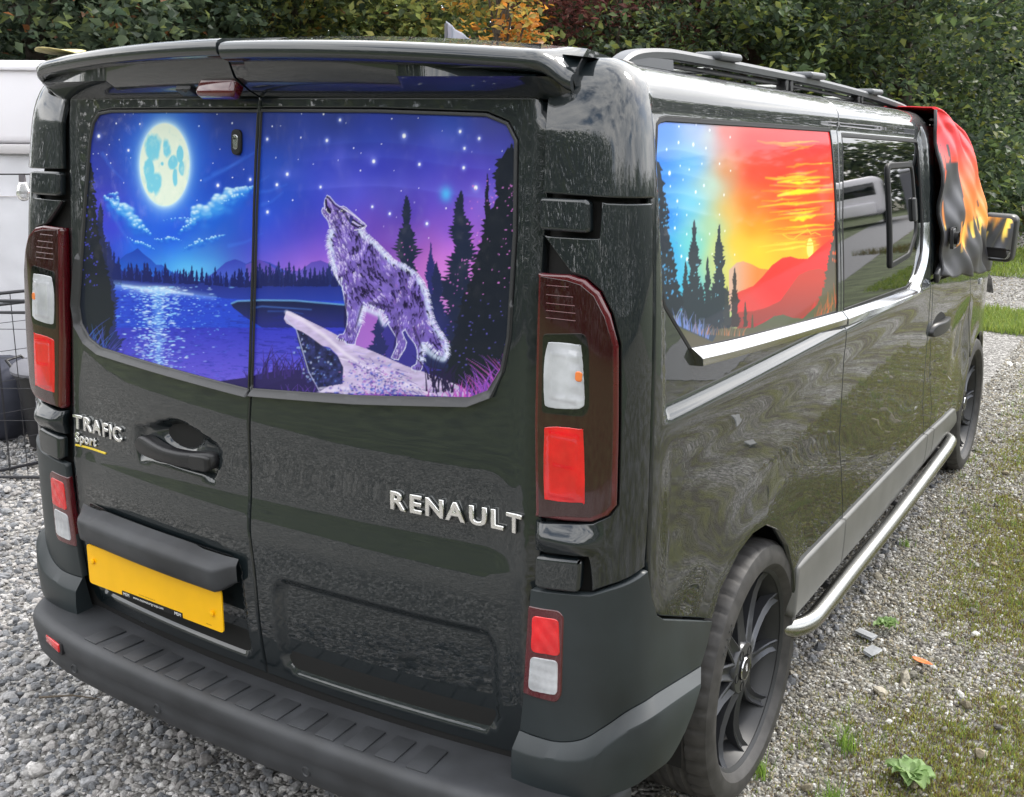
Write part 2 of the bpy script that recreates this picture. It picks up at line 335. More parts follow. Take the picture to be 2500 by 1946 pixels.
# ---------------------------------------------------------------- printed pictures (painted with numpy, then carried by the panes as colour)
def _grid(x0,y0,w,h):
    yy,xx=np.mgrid[0:h,0:w].astype(np.float32)
    return xx+x0+.5,yy+y0+.5
def vnoise(x,y,seed=0):
    xi=np.floor(x).astype(np.int64);yi=np.floor(y).astype(np.int64);fx=x-xi;fy=y-yi
    fx=fx*fx*(3-2*fx);fy=fy*fy*(3-2*fy)
    def hsh(a,b):
        n=(a*374761393+b*668265263+seed*2147483647)&0xffffffff
        n=((n^(n>>13))*1274126177)&0xffffffff
        return ((n^(n>>16))&0xffff)/65535.
    return (hsh(xi,yi)*(1-fx)+hsh(xi+1,yi)*fx)*(1-fy)+(hsh(xi,yi+1)*(1-fx)+hsh(xi+1,yi+1)*fx)*fy
def fbm(x,y,o=4,seed=0):
    r=0;a=.5
    for k in range(o): r=r+a*vnoise(x*2**k,y*2**k,seed+k);a*=.5
    return r
class Canvas:
    def __init__(s,x0,y0,w,h):
        s.x0,s.y0,s.w,s.h=x0,y0,w,h;s.im=np.zeros((h,w,3),np.float32);s.X,s.Y=_grid(x0,y0,w,h)
    def win(s,x0,y0,x1,y1):
        a=int(max(0,math.floor(x0-s.x0)));b=int(min(s.w,math.ceil(x1-s.x0)));c=int(max(0,math.floor(y0-s.y0)));d=int(min(s.h,math.ceil(y1-s.y0)))
        return (slice(c,d),slice(a,b)) if b>a and d>c else None
    def mix(s,w,m,c):
        m=np.clip(m,0,1)[...,None];s.im[w]=s.im[w]*(1-m)+np.asarray(c,np.float32)/255.*m
    def field(s,pts,sig=90):
        num=0;den=1e-9
        for (x,y,c) in pts:
            w=np.exp(-np.sqrt((s.X-x)**2+(s.Y-y)**2)/sig*2.2)+1e-7
            num=num+w[...,None]*np.asarray(c,np.float32);den=den+w
        s.im[:]=num/den[...,None]/255.
    def mask(s,poly,ss=2):
        P=np.asarray(poly,float);w=s.win(P[:,0].min()-1,P[:,1].min()-1,P[:,0].max()+1,P[:,1].max()+1)
        if w is None: return None,None
        X=s.X[w];Y=s.Y[w];acc=np.zeros(X.shape,np.float32);Q=np.roll(P,-1,0)
        for oy in ((np.arange(ss)+.5)/ss-.5):
            ys=Y[:,0]+oy
            for r,y in enumerate(ys):
                k=((P[:,1]<=y)&(Q[:,1]>y))|((P[:,1]>y)&(Q[:,1]<=y))
                if not k.any(): continue
                a=P[k];b=Q[k];xs=np.sort(a[:,0]+(y-a[:,1])*(b[:,0]-a[:,0])/(b[:,1]-a[:,1]))
                for i in range(0,len(xs)-1,2):
                    acc[r]+=np.clip(X[r]+.5-xs[i],0,1)*np.clip(xs[i+1]-X[r]+.5,0,1)/ss
        return w,acc
    def poly(s,poly,c,a=1.):
        w,m=s.mask(poly)
        if w is not None:
            if callable(c):
                m=np.clip(m*a,0,1)[...,None];s.im[w]=s.im[w]*(1-m)+c(s.X[w],s.Y[w])/255.*m
            else: s.mix(w,m*a,c)
    def blob(s,x,y,rx,ry,c,a=1.,soft=1.):
        w=s.win(x-rx*2,y-ry*2,x+rx*2,y+ry*2)
        if w is None:return
        d=np.sqrt(((s.X[w]-x)/rx)**2+((s.Y[w]-y)/ry)**2)
        s.mix(w,a*np.clip((1.-d)/soft+.5 if soft<1 else np.exp(-d*d*2),0,1),c)
    def seg(s,pts,w0,w1,c,a=1.,soft=1.):
        P=np.asarray(pts,float);n=len(P)
        W=s.win(P[:,0].min()-w0-2,P[:,1].min()-w0-2,P[:,0].max()+w0+2,P[:,1].max()+w0+2)
        if W is None:return
        X=s.X[W];Y=s.Y[W];m=np.zeros(X.shape,np.float32)
        for i in range(n-1):
            a0=P[i];d=P[i+1]-a0;L=max(d@d,1e-6);t=np.clip(((X-a0[0])*d[0]+(Y-a0[1])*d[1])/L,0,1)
            r=w0+(w1-w0)*(i+t)/(n-1);q=np.hypot(X-a0[0]-t*d[0],Y-a0[1]-t*d[1])
            m=np.maximum(m,np.clip((r-q)/soft+.5,0,1))
        s.mix(W,m*a,c)
    def sample(s,u,v):
        x=np.clip(u-s.x0-.5,0,s.w-1.001);y=np.clip(v-s.y0-.5,0,s.h-1.001);i=x.astype(int);j=y.astype(int);fx=(x-i)[:,None];fy=(y-j)[:,None]
        I=s.im
        return (I[j,i]*(1-fx)+I[j,i+1]*fx)*(1-fy)+(I[j+1,i]*(1-fx)+I[j+1,i+1]*fx)*fy
def fir(cv,x,y0,y1,hw,col,rng,holes=None,lean=0):
    """one jagged fir tree silhouette"""
    n=int(max(8,(y1-y0)/4.2));L=[];R=[];k1=rng.uniform(0,6);k2=rng.uniform(0,6)
    for i in range(n+1):
        f=i/n;y=y0+(y1-y0)*f;w=hw*f**.72
        for side,lst,k in ((-1,L,k1),(1,R,k2)):
            q=.78+.24*math.sin(f*17+k)+.14*math.sin(f*41+2*k)
            o=w*q*(rng.uniform(.82,1.12) if i%2 else rng.uniform(.5,.8))+rng.uniform(0,1.4)
            lst.append((x+lean*(1-f)+side*o,y+(rng.uniform(-5,1) if i%2 else rng.uniform(0,3))))
    cv.poly([(x+lean,y0-3)]+R+L[::-1],col)
    if holes:
        for k in range(int(hw*(y1-y0)/700)):
            f=rng.uniform(.35,.95);px=x+rng.uniform(-.75,.75)*hw*f;py=y0+f*(y1-y0)
            cv.blob(px,py,rng.uniform(.8,2.2),rng.uniform(1,2.6),holes(px,py),.9,.6)
def big_fir(cv,edge,col,rng,sgn,step=7,amp=9):
    """a large fir whose ragged edge follows the given polyline"""
    E=[]
    for (a,b) in zip(edge[:-1],edge[1:]):
        n=max(1,int(math.dist(a,b)/step))
        for i in range(n):
            f=i/n;E.append((a[0]+(b[0]-a[0])*f+sgn*rng.uniform(-.3,1)*amp*(1 if i%2 else -.4),a[1]+(b[1]-a[1])*f+rng.uniform(-3,3)))
    E.append(edge[-1]);return E
def paint_rear():
    rng=random.Random(5);cv=Canvas(176,262,1120,740)
    F=[(230,290,(42,48,118)),(230,420,(46,58,165)),(300,280,(40,55,140)),(330,330,(24,70,190)),(402,280,(38,92,205)),(480,330,(28,70,190)),(540,290,(40,58,140)),(600,290,(45,62,135)),(520,420,(26,66,190)),(600,420,(30,66,180)),(560,560,(34,104,225)),(420,560,(20,70,215)),(330,600,(30,110,230)),(280,560,(60,60,200)),(240,500,(70,62,190)),
       (450,650,(64,165,240)),(520,640,(70,150,235)),(390,680,(60,140,230)),(610,560,(34,80,215)),(640,640,(120,90,215)),(620,610,(70,75,215)),(590,660,(90,120,225)),(270,640,(50,70,190)),
       (680,300,(42,58,130)),(740,340,(48,68,160)),(820,290,(45,62,140)),(900,330,(46,66,172)),(1000,300,(50,66,150)),(1100,320,(48,78,176)),(1200,300,(66,72,150)),(1240,360,(64,66,160)),(800,400,(52,66,190)),(920,410,(52,58,186)),(1030,390,(62,64,192)),(1150,420,(78,62,188)),(1230,430,(80,70,190)),(660,420,(38,80,190)),(700,480,(40,84,210)),(760,500,(52,66,190)),(860,470,(84,88,212)),(960,490,(92,92,210)),(1090,470,(88,78,205)),
       (650,520,(36,84,215)),(680,580,(60,74,210)),(740,560,(64,60,190)),(820,560,(84,64,190)),(900,540,(110,74,195)),(1000,520,(80,62,190)),(1100,560,(118,80,200)),(1180,500,(140,90,205)),(1200,560,(150,95,205)),(780,620,(120,80,205)),(700,640,(130,90,215)),(800,660,(205,130,220)),(740,670,(190,120,218)),(680,680,(160,120,220)),(1020,600,(170,90,200)),(1060,640,(215,125,212)),(950,600,(140,80,195)),(1130,620,(200,110,210)),(1200,640,(190,100,200)),(1090,690,(215,140,215))]
    cv.field(F,70)
    n=fbm(cv.X/140,cv.Y/300,3,3)[...,None];cv.im*=.86+.28*n
    for y0,a,c in ((462,.35,(110,120,235)),(392,.22,(90,110,230)),(355,.2,(80,110,220))):   # aurora curtains: soft above, crisp below
        e=y0+(cv.X-900)*.035+10*np.sin(cv.X/85.);d=(e-cv.Y);m=np.where(d>0,np.exp(-d/28.),np.exp(d/3.))*np.clip((cv.X-680)/120,0,1)*a*(.5+fbm(cv.X/40,cv.Y/400,2,9))
        cv.mix((slice(None),slice(None)),m,c)
    for x,y,rx,ry,a in ((830,385,22,50,.3),(905,385,26,24,.3),(1085,340,60,40,.3),(700,425,60,26,.25),(1180,500,40,70,.25),(990,585,70,30,.25)): cv.blob(x,y,rx,ry,(120,120,235),a)
    # moon
    cv.blob(402,402,135,190,(30,110,240),.75);cv.blob(402,402,92,140,(110,190,255),.8)
    w=cv.win(180,262,640,800);dx=(cv.X[w]-402)/60.5;dy=(cv.Y[w]-402)/101.;r=np.hypot(dx,dy)
    cv.mix(w,np.exp(-np.maximum(r-1,0)*8)*.95,(205,240,255))
    inside=np.clip((1-r)*45+.5,0,1);cv.mix(w,inside,(232,244,226))
    k=fbm(dx*1.7+4,dy*1.7+1.5,5,21);sea=np.zeros_like(k)
    for x,y,rx,ry in ((-.42,-.35,.5,.42),(-.62,.1,.3,.4),(.05,-.35,.25,.35),(.3,-.05,.24,.2),(.62,-.25,.14,.22),(-.3,.42,.28,.4),(-.55,.5,.2,.22),(.42,.3,.12,.25),(-.1,-.02,.14,.1),(.68,.1,.12,.2)):
        sea=np.maximum(sea,np.clip(1.15-np.hypot((dx-x)/rx,(dy-y)/ry),0,1))
    sea=np.clip((sea*1.3+(k-.5)*1.7-.28)*3.2,0,1)
    cv.mix(w,sea*inside*.9,(112,205,232));cv.mix(w,np.clip((fbm(dx*6,dy*6,3,5)-.52)*4,0,1)*inside*.4,(250,252,235));cv.mix(w,np.clip((fbm(dx*5+9,dy*5,3,15)-.54)*4,0,1)*inside*.3,(150,205,215))
    # clouds
    def cloud(path,r0,r1,n,wisp=True):
        P=np.asarray(path,float);sg=np.hypot(*np.diff(P,axis=0).T);cl=np.concatenate([[0],np.cumsum(sg)])
        for i in range(n):
            t=rng.random()*cl[-1];x=np.interp(t,cl,P[:,0]);y=np.interp(t,cl,P[:,1]);f=math.sin(math.pi*min(1,max(.05,t/cl[-1])))
            r=(r0+(r1-r0)*f)*rng.uniform(.5,1.1);yy=y+rng.uniform(-.6,1.0)*r
            cv.blob(x+rng.uniform(-r,r),yy+r*.5,r*1.25,r*.9,(26,96,215),.4)
            cv.blob(x+rng.uniform(-.8,.8)*r,yy,r*.8,r*.6,(70,160,240),.38)
        for i in range(int(n*1.3)):
            t=rng.random()*cl[-1];x=np.interp(t,cl,P[:,0]);y=np.interp(t,cl,P[:,1]);f=math.sin(math.pi*min(1,max(.05,t/cl[-1])));r=(r0+(r1-r0)*f)*rng.uniform(.3,.62)
            cx=x+rng.uniform(-1,1)*r*1.4;cy=y-rng.uniform(.2,1.)*r*1.3
            cv.blob(cx,cy+r*.35,r*.95,r*.8,(58,150,235),.55,.7);cv.blob(cx-r*.12,cy-r*.12,r*.72,r*.52,(185,228,252),.62,.8);cv.blob(cx-r*.2,cy-r*.3,r*.42,r*.25,(235,248,255),.6,.9)
    cloud([(255,480),(285,500),(310,525),(330,545),(352,562),(368,572)],4,20,60)
    cloud([(262,470),(285,478),(286,505)],3,8,10)
    cloud([(310,580),(335,592),(360,600),(380,610)],2,7,18);cloud([(375,584),(395,586),(415,582),(445,588)],2,8,18)
    cloud([(395,540),(430,534),(470,535),(490,530)],1.5,6,16)
    cloud([(440,565),(465,548),(480,530),(492,520),(505,528),(530,500),(555,490),(580,470),(610,462),(622,455)],4,25,90)
    cloud([(440,612),(470,598),(500,588),(530,580),(560,572)],2,8,24)
    cloud([(540,500),(575,480),(600,478)],3,10,18)
    for (a,b) in (((250,375),(300,440)),((262,500),(330,610)),((520,425),(640,360)),((560,600),(640,570)),((500,440),(600,380)),((575,470),(655,430)),((620,470),(700,450)),((640,500),(690,470))):
        cv.seg([a,((a[0]+b[0])/2,(a[1]+b[1])/2+6),b],5,1,(70,130,235),.3,6)
    # stars
    Z=lambda s,ox,oy:[(ox+x/3.119,oy+y/3.119,r) for x,y,r in s]
    stars=Z([(740,910,1.2),(885,940,2.4),(1065,945,2.6),(950,873,1),(1015,868,1.3),(1268,860,1.2),(1515,960,2),(1653,870,1.6),(1768,938,2.6),(1965,945,2),(752,1037,4.6),(908,1063,1.2),(833,1102,.8),(978,1145,3.2),(710,1172,1.6),(748,1170,1),(813,1178,1.7),(995,1202,1.7),(843,1242,1.8),(741,1287,1.3),(942,1393,1.7),(1675,1135,1.3),(1622,1243,1.5),(1856,1291,1.4),(1770,1352,2),(1530,1374,2.2),(1906,1367,3.8),(1659,1412,4.4),(1500,1525,1.3),(2035,1060,3.6),(2073,962,2.2),(2136,960,1.4),(2100,1200,1),(2109,1407,4),(2045,1534,1.5),(2037,1615,4)],0,0)
    stars+=Z([(425,868,1.2),(593,870,2.8),(718,914,3.8),(764,937,1.3),(1112,905,2.2),(1313,898,1.5),(420,1048,2.3),(618,1070,4.2),(822,1128,2.2),(878,1167,1),(1034,1097,1.7),(1206,1035,6),(1497,996,1),(1633,1002,4.4),(1778,1055,4),(1666,1130,3.8),(1723,1157,1.5),(2001,978,1.5),(1953,1150,1.6),(230,1200,1),(400,1216,1.5),(515,1250,1.5),(704,1221,1.3),(316,1327,4.4),(570,1425,3.4),(874,1299,2.3),(975,1229,5),(1130,1301,1.3),(1323,1252,4),(1660,1278,4.2),(1857,1291,1.6),(1752,1430,6),(1184,1454,1.8),(1319,1432,1.6),(1526,1586,2.6),(1285,1542,1.2),(1864,1552,1.4),(357,1525,2.2),(839,1600,1.8),(964,1575,3.2),(1097,1628,3.4),(1147,1654,1.3)],600,0)
    stars+=Z([(1050,228,1.3),(1380,207,4),(1394,316,1.6),(1763,294,1.4)],600,480)
    cv.blob(1089,474,20,26,(80,190,250),.9)
    for x,y,r in stars:
        if r>3: cv.blob(x,y,r*2.1,r*2.6,(150,165,250),.75)
        cv.blob(x,y,max(r*.72,1.1),max(r*.9,1.3),(250,252,255),min(1,.75+r*.1),.5)
    z1=lambda L,ox=0,oy=480:[(ox+x/3.119,oy+y/3.119) for x,y in L]
    # mountains, mist, far shore
    cv.blob(470,662,110,44,(110,205,248),.6)
    gr=lambda c0,c1,y0,y1:(lambda X,Y:np.asarray(c0,np.float32)+(np.asarray(c1,np.float32)-np.asarray(c0,np.float32))*np.clip((Y-y0)/(y1-y0),0,1)[...,None])
    cv.poly(z1([(860,520),(960,440),(1010,420),(1048,393),(1085,430),(1110,450),(1150,480),(1190,520),(1230,518),(1280,555),(1340,590),(1460,630),(1460,720),(860,720)]),gr((26,66,176),(40,110,220),608,690))
    cv.poly(z1([(1540,640),(1640,570),(1720,500),(1790,476),(1830,490),(1875,512),(1920,490),(1980,484),(2060,505),(2180,570),(2180,720),(1540,720)]),gr((52,66,176),(84,112,220),632,700))
    cv.poly(z1([(0,520),(100,480),(170,510),(240,560),(300,580),(420,560),(500,500),(570,486),(640,515),(740,560),(740,720),(0,720)],600),gr((92,74,180),(112,104,210),636,700))
    def row(y,x0,x1,h0,h1,c,sp):
        x=x0
        while x<x1:
            h=rng.uniform(h0,h1);b=y(x);fir(cv,x,b-h,b+4,h*.2+1.5,c,rng);x+=rng.uniform(.5,1.3)*sp
    base=lambda x:676+(x-270)*.055
    cv.poly([(262,640),(300,662),(330,672),(380,676),(440,682),(520,690),(620,690),(700,685),(850,690),(850,745),(262,745)],gr((30,40,120),(44,66,170),672,742))
    for cc,h0,h1,sp in (((34,52,140),14,30,9),((22,32,96),18,42,11)): row(lambda x:base(x)+2,268,640,h0,h1,cc,sp)
    row(lambda x:690,628,845,26,52,(34,44,104),11);row(lambda x:694,620,845,14,34,(28,36,92),9)
    fir(cv,278,615,705,16,(24,36,100),rng);fir(cv,290,628,705,13,(24,36,100),rng)
    # lake
    sh=lambda x:np.where(x<560,694+(x-278)*.127,730+(x-560)*.02)
    lake=[(268,693)]+[(x,float(sh(np.array(float(x))))) for x in range(278,860,20)]+[(860,1000),(200,1000),(200,700)]
    cv.poly(lake,lambda X,Y:np.where((Y<800)[...,None],np.asarray((40,72,205.))+0*X[...,None],0)+np.where((Y>=800)[...,None],np.asarray((52,58,190.))+(np.asarray((108,92,215.))-np.asarray((52,58,190.)))*np.clip((Y-800)/130,0,1)[...,None],0))
    w,m=cv.mask(lake);X=cv.X[w];Y=cv.Y[w]
    rip=np.clip((fbm(X/13,Y/2.6,3,31)-.5)*4,0,1);cv.mix(w,m*rip*.5,(30,44,150));rip=np.clip((fbm(X/11+50,Y/2.2,3,41)-.56)*5,0,1);cv.mix(w,m*rip*.45*np.exp(-((X-400)/170)**2),(70,140,240))
    cv.seg([(270,694),(400,709),(520,726)],9,5,(150,190,245),.55,14);cv.blob(385,709,70,14,(215,235,252),.9);cv.seg([(300,698),(470,719)],3,2,(215,232,252),.8,6);cv.seg([(386,712),(388,930)],13,9,(120,180,245),.5,16)
    for i in range(900):
        y=700+236*rng.random()**1.25;f=(y-700)/236;x=386+rng.gauss(0,1)*(34-16*f)*(1 if rng.random()<.75 else 2.6);r=rng.uniform(.7,2.3)
        cv.blob(x,y,r*rng.uniform(1.5,3.2),r*.75,(rng.choice(((225,245,255),(150,210,250),(190,230,252)))),rng.uniform(.35,.95),.9)
    for i in range(160):
        x=rng.uniform(285,540);y=705+(x-386)*.14+rng.random()**2*95;cv.blob(x,y,rng.uniform(1,3),rng.uniform(.6,1.4),(120,190,250),rng.uniform(.3,.8),.9)
    # log in the water
    cv.poly([(563,742),(575,735),(620,732),(700,732),(780,737),(850,745),(850,800),(640,800),(600,775),(570,752)],gr((26,34,70),(38,44,120),735,790))
    cv.seg([(565,741),(580,735),(640,733),(720,734),(850,745)],2.2,2.2,(110,170,225),.8,2);cv.seg([(618,752),(640,748),(700,752),(760,756)],2.4,1.5,(70,110,190),.7,3);cv.seg([(655,760),(700,760),(740,766)],2,1.,(50,80,160),.7,3)
    for i in range(60):
        y=rng.uniform(770,900);x=rng.uniform(560,830);cv.seg([(x,y),(x+rng.uniform(15,50),y+2)],1.6,.8,(34,40,130),.5,2)
    # left firs
    dk=(27,33,44)
    cv.blob(235,760,40,160,(40,44,110),.4)
    fir(cv,246,495,900,52,(30,38,78),rng,lambda x,y:(60,70,200));fir(cv,266,590,880,40,(34,44,100),rng)
    e=big_fir(cv,[(228,455),(232,500),(238,560),(248,610),(262,670),(272,720),(280,760),(270,800),(262,840),(250,900),(230,960)],dk,rng,1,6,9)
    cv.poly([(176,300),(186,420),(200,430),(212,470)]+e+[(176,960)],dk)
    e=big_fir(cv,[(222,395),(226,420),(228,455),(236,500)],dk,rng,1,5,8);cv.poly([(176,380)]+e+[(176,560)],dk)
    for i in range(70):
        y=rng.uniform(430,700);x=rng.uniform(200,238);cv.blob(x,y,rng.uniform(.8,3),rng.uniform(.8,2.6),(70,72,190),.9,.6)
    def grass(x,y,h,c,a=1.,w=1.6,lean=0):
        b=lean+rng.uniform(-.7,.7);P=[(x+h*b*t*t,y-h*t) for t in np.linspace(0,1,6)];cv.seg(P,w,.3,c,a)
    for i in range(44):
        x=rng.uniform(195,262);grass(x,830+(x-195)*.65+rng.uniform(0,40),rng.uniform(35,85),rng.choice(((58,110,190),(66,90,190),(80,84,185),(74,76,170))),.9,1.8,.12)
    for i in range(26):
        x=rng.uniform(255,330);grass(x,850+(x-255)*.42+rng.uniform(6,40),rng.uniform(14,50),(70,66,170),.85,1.4,.1)
    # near bank
    cv.poly([(540,930),(600,922),(640,912),(700,902),(760,905),(800,1000),(540,1000)],(46,38,92));cv.poly([(600,960),(700,925),(800,925),(900,1000),(560,1000)],(44,36,88))
    for i in range(46):
        x=rng.uniform(640,750);grass(x,rng.uniform(905,925),rng.uniform(20,66),rng.choice(((44,36,92),(60,44,120))),1,1.8)
    for i in range(20):
        x=rng.uniform(600,640);grass(x,925,rng.uniform(8,26),(50,40,110),1,1.2)
    # right hand firs
    hz=lambda x,y:(215,120,210)
    cv.poly([(940,860),(930,800),(950,780),(1000,770),(1300,760),(1300,1000),(940,1000)],(58,52,140))
    fir(cv,993,478,780,60,(30,40,66),rng,hz);fir(cv,1052,594,860,36,(44,46,110),rng,hz)
    fir(cv,1125,465,920,98,(31,40,64),rng,hz);fir(cv,1066,640,900,52,(34,42,80),rng);fir(cv,925,770,900,40,(40,44,100),rng,lambda x,y:(70,64,160))
    e=big_fir(cv,[(1222,385),(1205,430),(1215,480),(1192,520),(1180,570),(1165,620),(1150,680),(1130,720),(1120,780),(1105,830),(1095,880),(1085,940)],dk,rng,-1,6,13)
    cv.poly(e+[(1300,1000),(1300,340),(1262,370),(1240,360)],dk)
    fir(cv,1250,350,640,44,dk,rng,hz);fir(cv,1190,425,700,20,dk,rng)
    for i in range(120):
        y=rng.uniform(440,900);x=rng.uniform(1150-(y-440)*.12,1262);cv.blob(x,y,rng.uniform(.8,3.4),rng.uniform(.8,2.4),(208,124,208) if y<720 else (90,84,170),.95,.6)
    cv.blob(1050,800,60,80,(62,60,150),.5)
    # rock
    rk=z1([(310,870),(350,880),(420,915),(520,965),(600,1005),(690,1052),(760,1095),(830,1128),(960,1175),(1110,1242),(1220,1290),(1340,1330),(1450,1370),(1560,1412),(1640,1452),(1720,1500),(1715,1530),(1500,1522),(1200,1505),(800,1500),(555,1490),(590,1460),(640,1440),(735,1425),(740,1300),(700,1210),(640,1150),(560,1130),(480,1060),(420,1030),(385,1010),(350,985),(310,965),(290,930)],600)
    cv.poly(rk,lambda X,Y:np.asarray((206,190,228.))*(.8+.35*fbm(X/26,Y/9,3,2)[...,None])+0*Y[...,None])
    dp=z1([(385,1010),(430,1030),(500,1075),(580,1135),(650,1170),(700,1215),(742,1300),(738,1428),(640,1440),(600,1462),(560,1488),(530,1420),(500,1370),(470,1330),(430,1200),(395,1090)],600)
    cv.poly(dp,lambda X,Y:np.asarray((42,46,92.))*(.4+1.3*fbm(X/9,Y/9,3,8)[...,None]))
    for i in range(90):
        a=rng.choice(dp);x=a[0]*.65+745*.35+rng.uniform(-22,22)*.7;y=a[1]*.65+.35*880+rng.uniform(-20,20);cv.blob(x,y,rng.uniform(1,4),rng.uniform(1,3.4),rng.choice(((150,180,225),(90,120,200),(30,36,80),(190,200,235),(70,70,150))),.7,.8)
    cv.seg(z1([(300,925),(385,1012),(440,1200),(480,1335),(560,1480)],600),1.6,1.2,(200,205,235),.7)
    cv.seg(z1([(310,880),(440,945),(600,1060),(760,1200),(900,1290),(1100,1390),(1400,1500)],600),5,3,(240,232,245),.6,5)
    for i in range(50):
        t=rng.random();x=600+(700+t*700)/3.119;y=480+(1130+t*300+rng.uniform(-10,120))/3.119;cv.seg([(x,y),(x+rng.uniform(12,36),y+rng.uniform(6,17))],1.5,.6,rng.choice(((120,100,170),(160,150,215),(235,225,245),(90,76,150))),.55)
    for i in range(420):
        x=rng.gauss(930,45);y=rng.gauss(935,24)+(x-930)*.28;cv.blob(x,y,rng.uniform(1,3.4),rng.uniform(1,2.6),rng.choice(((96,70,170),(205,140,210),(60,70,190),(225,205,240),(150,90,190),(40,44,120),(90,120,215))),.6,.8)
    for i in range(170):
        x=rng.uniform(790,980);y=rng.uniform(940,975)+(x-800)*.06;cv.blob(x,y,rng.uniform(1.2,4),rng.uniform(1,3),rng.choice(((46,60,170),(70,96,210),(150,170,235),(34,36,110),(110,80,190))),.6,.8)
    for i in range(26):
        x=rng.uniform(780,850);y=rng.uniform(945,972);cv.blob(x,y,rng.uniform(4,12),rng.uniform(2,5),(226,216,242),.6,.9)
    # wolf
    wf=z1([(620,-10),(640,0),(660,25),(682,52),(720,78),(742,73),(765,85),(792,108),(830,140),(862,168),(895,200),(920,222),(905,245),(890,258),(925,285),(955,312),(985,338),(1020,372),(1060,410),(1095,448),(1130,482),(1170,500),(1205,512),(1250,540),(1292,572),(1325,610),(1352,650),(1375,695),(1391,740),(1402,795),(1412,850),(1420,895),(1432,930),(1455,975),(1482,1020),(1510,1060),(1532,1100),(1545,1150),(1545,1185),(1530,1230),(1490,1215),(1448,1198),(1420,1170),(1398,1148),(1365,1112),(1368,1150),(1358,1220),(1350,1270),(1342,1310),(1328,1330),(1290,1326),(1266,1318),(1264,1296),(1298,1275),(1308,1230),(1308,1190),(1300,1150),(1285,1118),(1240,1060),(1215,1015),(1192,1030),(1205,1070),(1226,1110),(1216,1150),(1188,1200),(1160,1243),(1130,1238),(1108,1226),(1130,1180),(1150,1130),(1150,1082),(1130,1045),(1108,1010),(1080,965),(1058,930),(1046,888),(1010,875),(960,852),(930,842),(905,832),(898,870),(888,920),(882,980),(868,1010),(855,1050),(840,1085),(832,1126),(800,1128),(765,1118),(745,1095),(720,1090),(692,1080),(712,1052),(745,1046),(760,1012),(772,970),(776,920),(768,870),(758,825),(750,780),(744,738),(735,690),(708,650),(682,605),(665,560),(652,520),(640,470),(632,420),(622,372),(615,330),(625,290),(636,262),(640,240),(628,188),(612,165),(598,150),(584,128),(578,108),(586,86),(600,86),(598,52),(604,20)],600)
    WX=np.array([p[0] for p in wf]);WY=np.array([p[1] for p in wf])
    cv.poly(wf,lambda X,Y:np.asarray((116,96,180.))*(.72+.6*fbm(X/12,Y/14,3,4)[...,None]))
    w,m=cv.mask(wf);inb=lambda x,y:(0<=int(y-cv.y0)-w[0].start<m.shape[0]) and (0<=int(x-cv.x0)-w[1].start<m.shape[1]) and m[int(y-cv.y0)-w[0].start,int(x-cv.x0)-w[1].start]>.5
    def dist(x,y): return float(np.min(np.hypot(WX2-x,WY2-y)))
    d=np.stack([WX,WY],1);seg=[]
    for a,b in zip(d,np.roll(d,-1,0)):
        k=max(1,int(np.hypot(*(b-a))/3));seg+=[a+(b-a)*i/k for i in range(k)]
    seg=np.array(seg);WX2,WY2=seg[:,0],seg[:,1]
    def flow(x,y):
        if y<560 and x<900: a=math.radians(62)+(x-800)/300.     # head and throat
        elif y>745: a=math.radians(88)+(x-900)/900.             # legs
        else: a=math.radians(70)-(x-850)/1100.+.35*math.sin(x/34.)*math.sin(y/41.)
        if x>1040 and y>740: a=math.radians(58)
        return a
    zone=lambda p:1 if (p[0]>868 and 555<p[1]<790 and p[0]<1052) else 2 if (p[0]<815 and 560<p[1]<700) else 3 if (p[0]>1030 and 640<p[1]<880) else 4 if (p[1]>735 and p[1]<775 and p[0]<1000 and p[0]>885) else 0
    for p in seg:                                        # soft rim of light inside the outline
        z=zone(p)
        if z: cv.blob(p[0]+(-7 if z in(1,3) else 8 if z==2 else 0),p[1]+(5 if z in (1,3) else -4 if z==4 else 0),8,8,(210,225,247),.42)
    def fur(n,pick,L0,L1,w0,w1,al,jit):
        for i in range(n):
            x=rng.uniform(785,1096);y=rng.uniform(470,905)
            if not inb(x,y):continue
            ed=dist(x,y);leg=(y>745 and x<1040);c=pick(x,y,ed,leg)
            if c is None: continue
            a=flow(x,y)+rng.uniform(-jit,jit);L=rng.uniform(L0,L1)*(.6 if leg or (y<560 and x<890) else 1.);cu=rng.uniform(-.5,.5)
            cv.seg([(x,y),(x+L*.5*math.cos(a),y+L*.5*math.sin(a)),(x+L*.5*math.cos(a)+L*.5*math.cos(a+cu),y+L*.5*math.sin(a)+L*.5*math.sin(a+cu))],rng.uniform(w0,w1)*(.7 if leg else 1),.3,c,al)
    nz=lambda x,y:fbm(np.array((x+y*.25)/17.),np.array(y/30.),3,13)
    fur(1700,lambda x,y,e,l:rng.choice(((34,24,66),(44,32,86),(24,18,48))) if nz(x,y)<.47 and e>(2.5 if l else 9) else None,8,17,1.2,2.4,.85,.22)
    fur(2400,lambda x,y,e,l:rng.choice(((126,98,200),(104,78,176),(150,124,214),(120,84,180))) if e>2 and nz(x,y)>.42 else None,6,14,.9,1.7,.8,.25)
    fur(3800,lambda x,y,e,l:rng.choice(((206,194,238),(182,164,230),(224,216,244))) if nz(x,y)>(.55 if x>930 else .5) and e>2 else None,5,12,.8,1.7,.88,.25)
    fur(900,lambda x,y,e,l:(178,110,172) if x>950 and y>680 and nz(x,y)>.5 else None,5,10,.8,1.4,.6,.3)
    fur(2600,lambda x,y,e,l:rng.choice(((226,236,248),(206,216,244),(240,244,252),(186,204,242))) if e<(3 if l or (y<540) else 12) else None,5,12,.8,1.6,.8,.3)
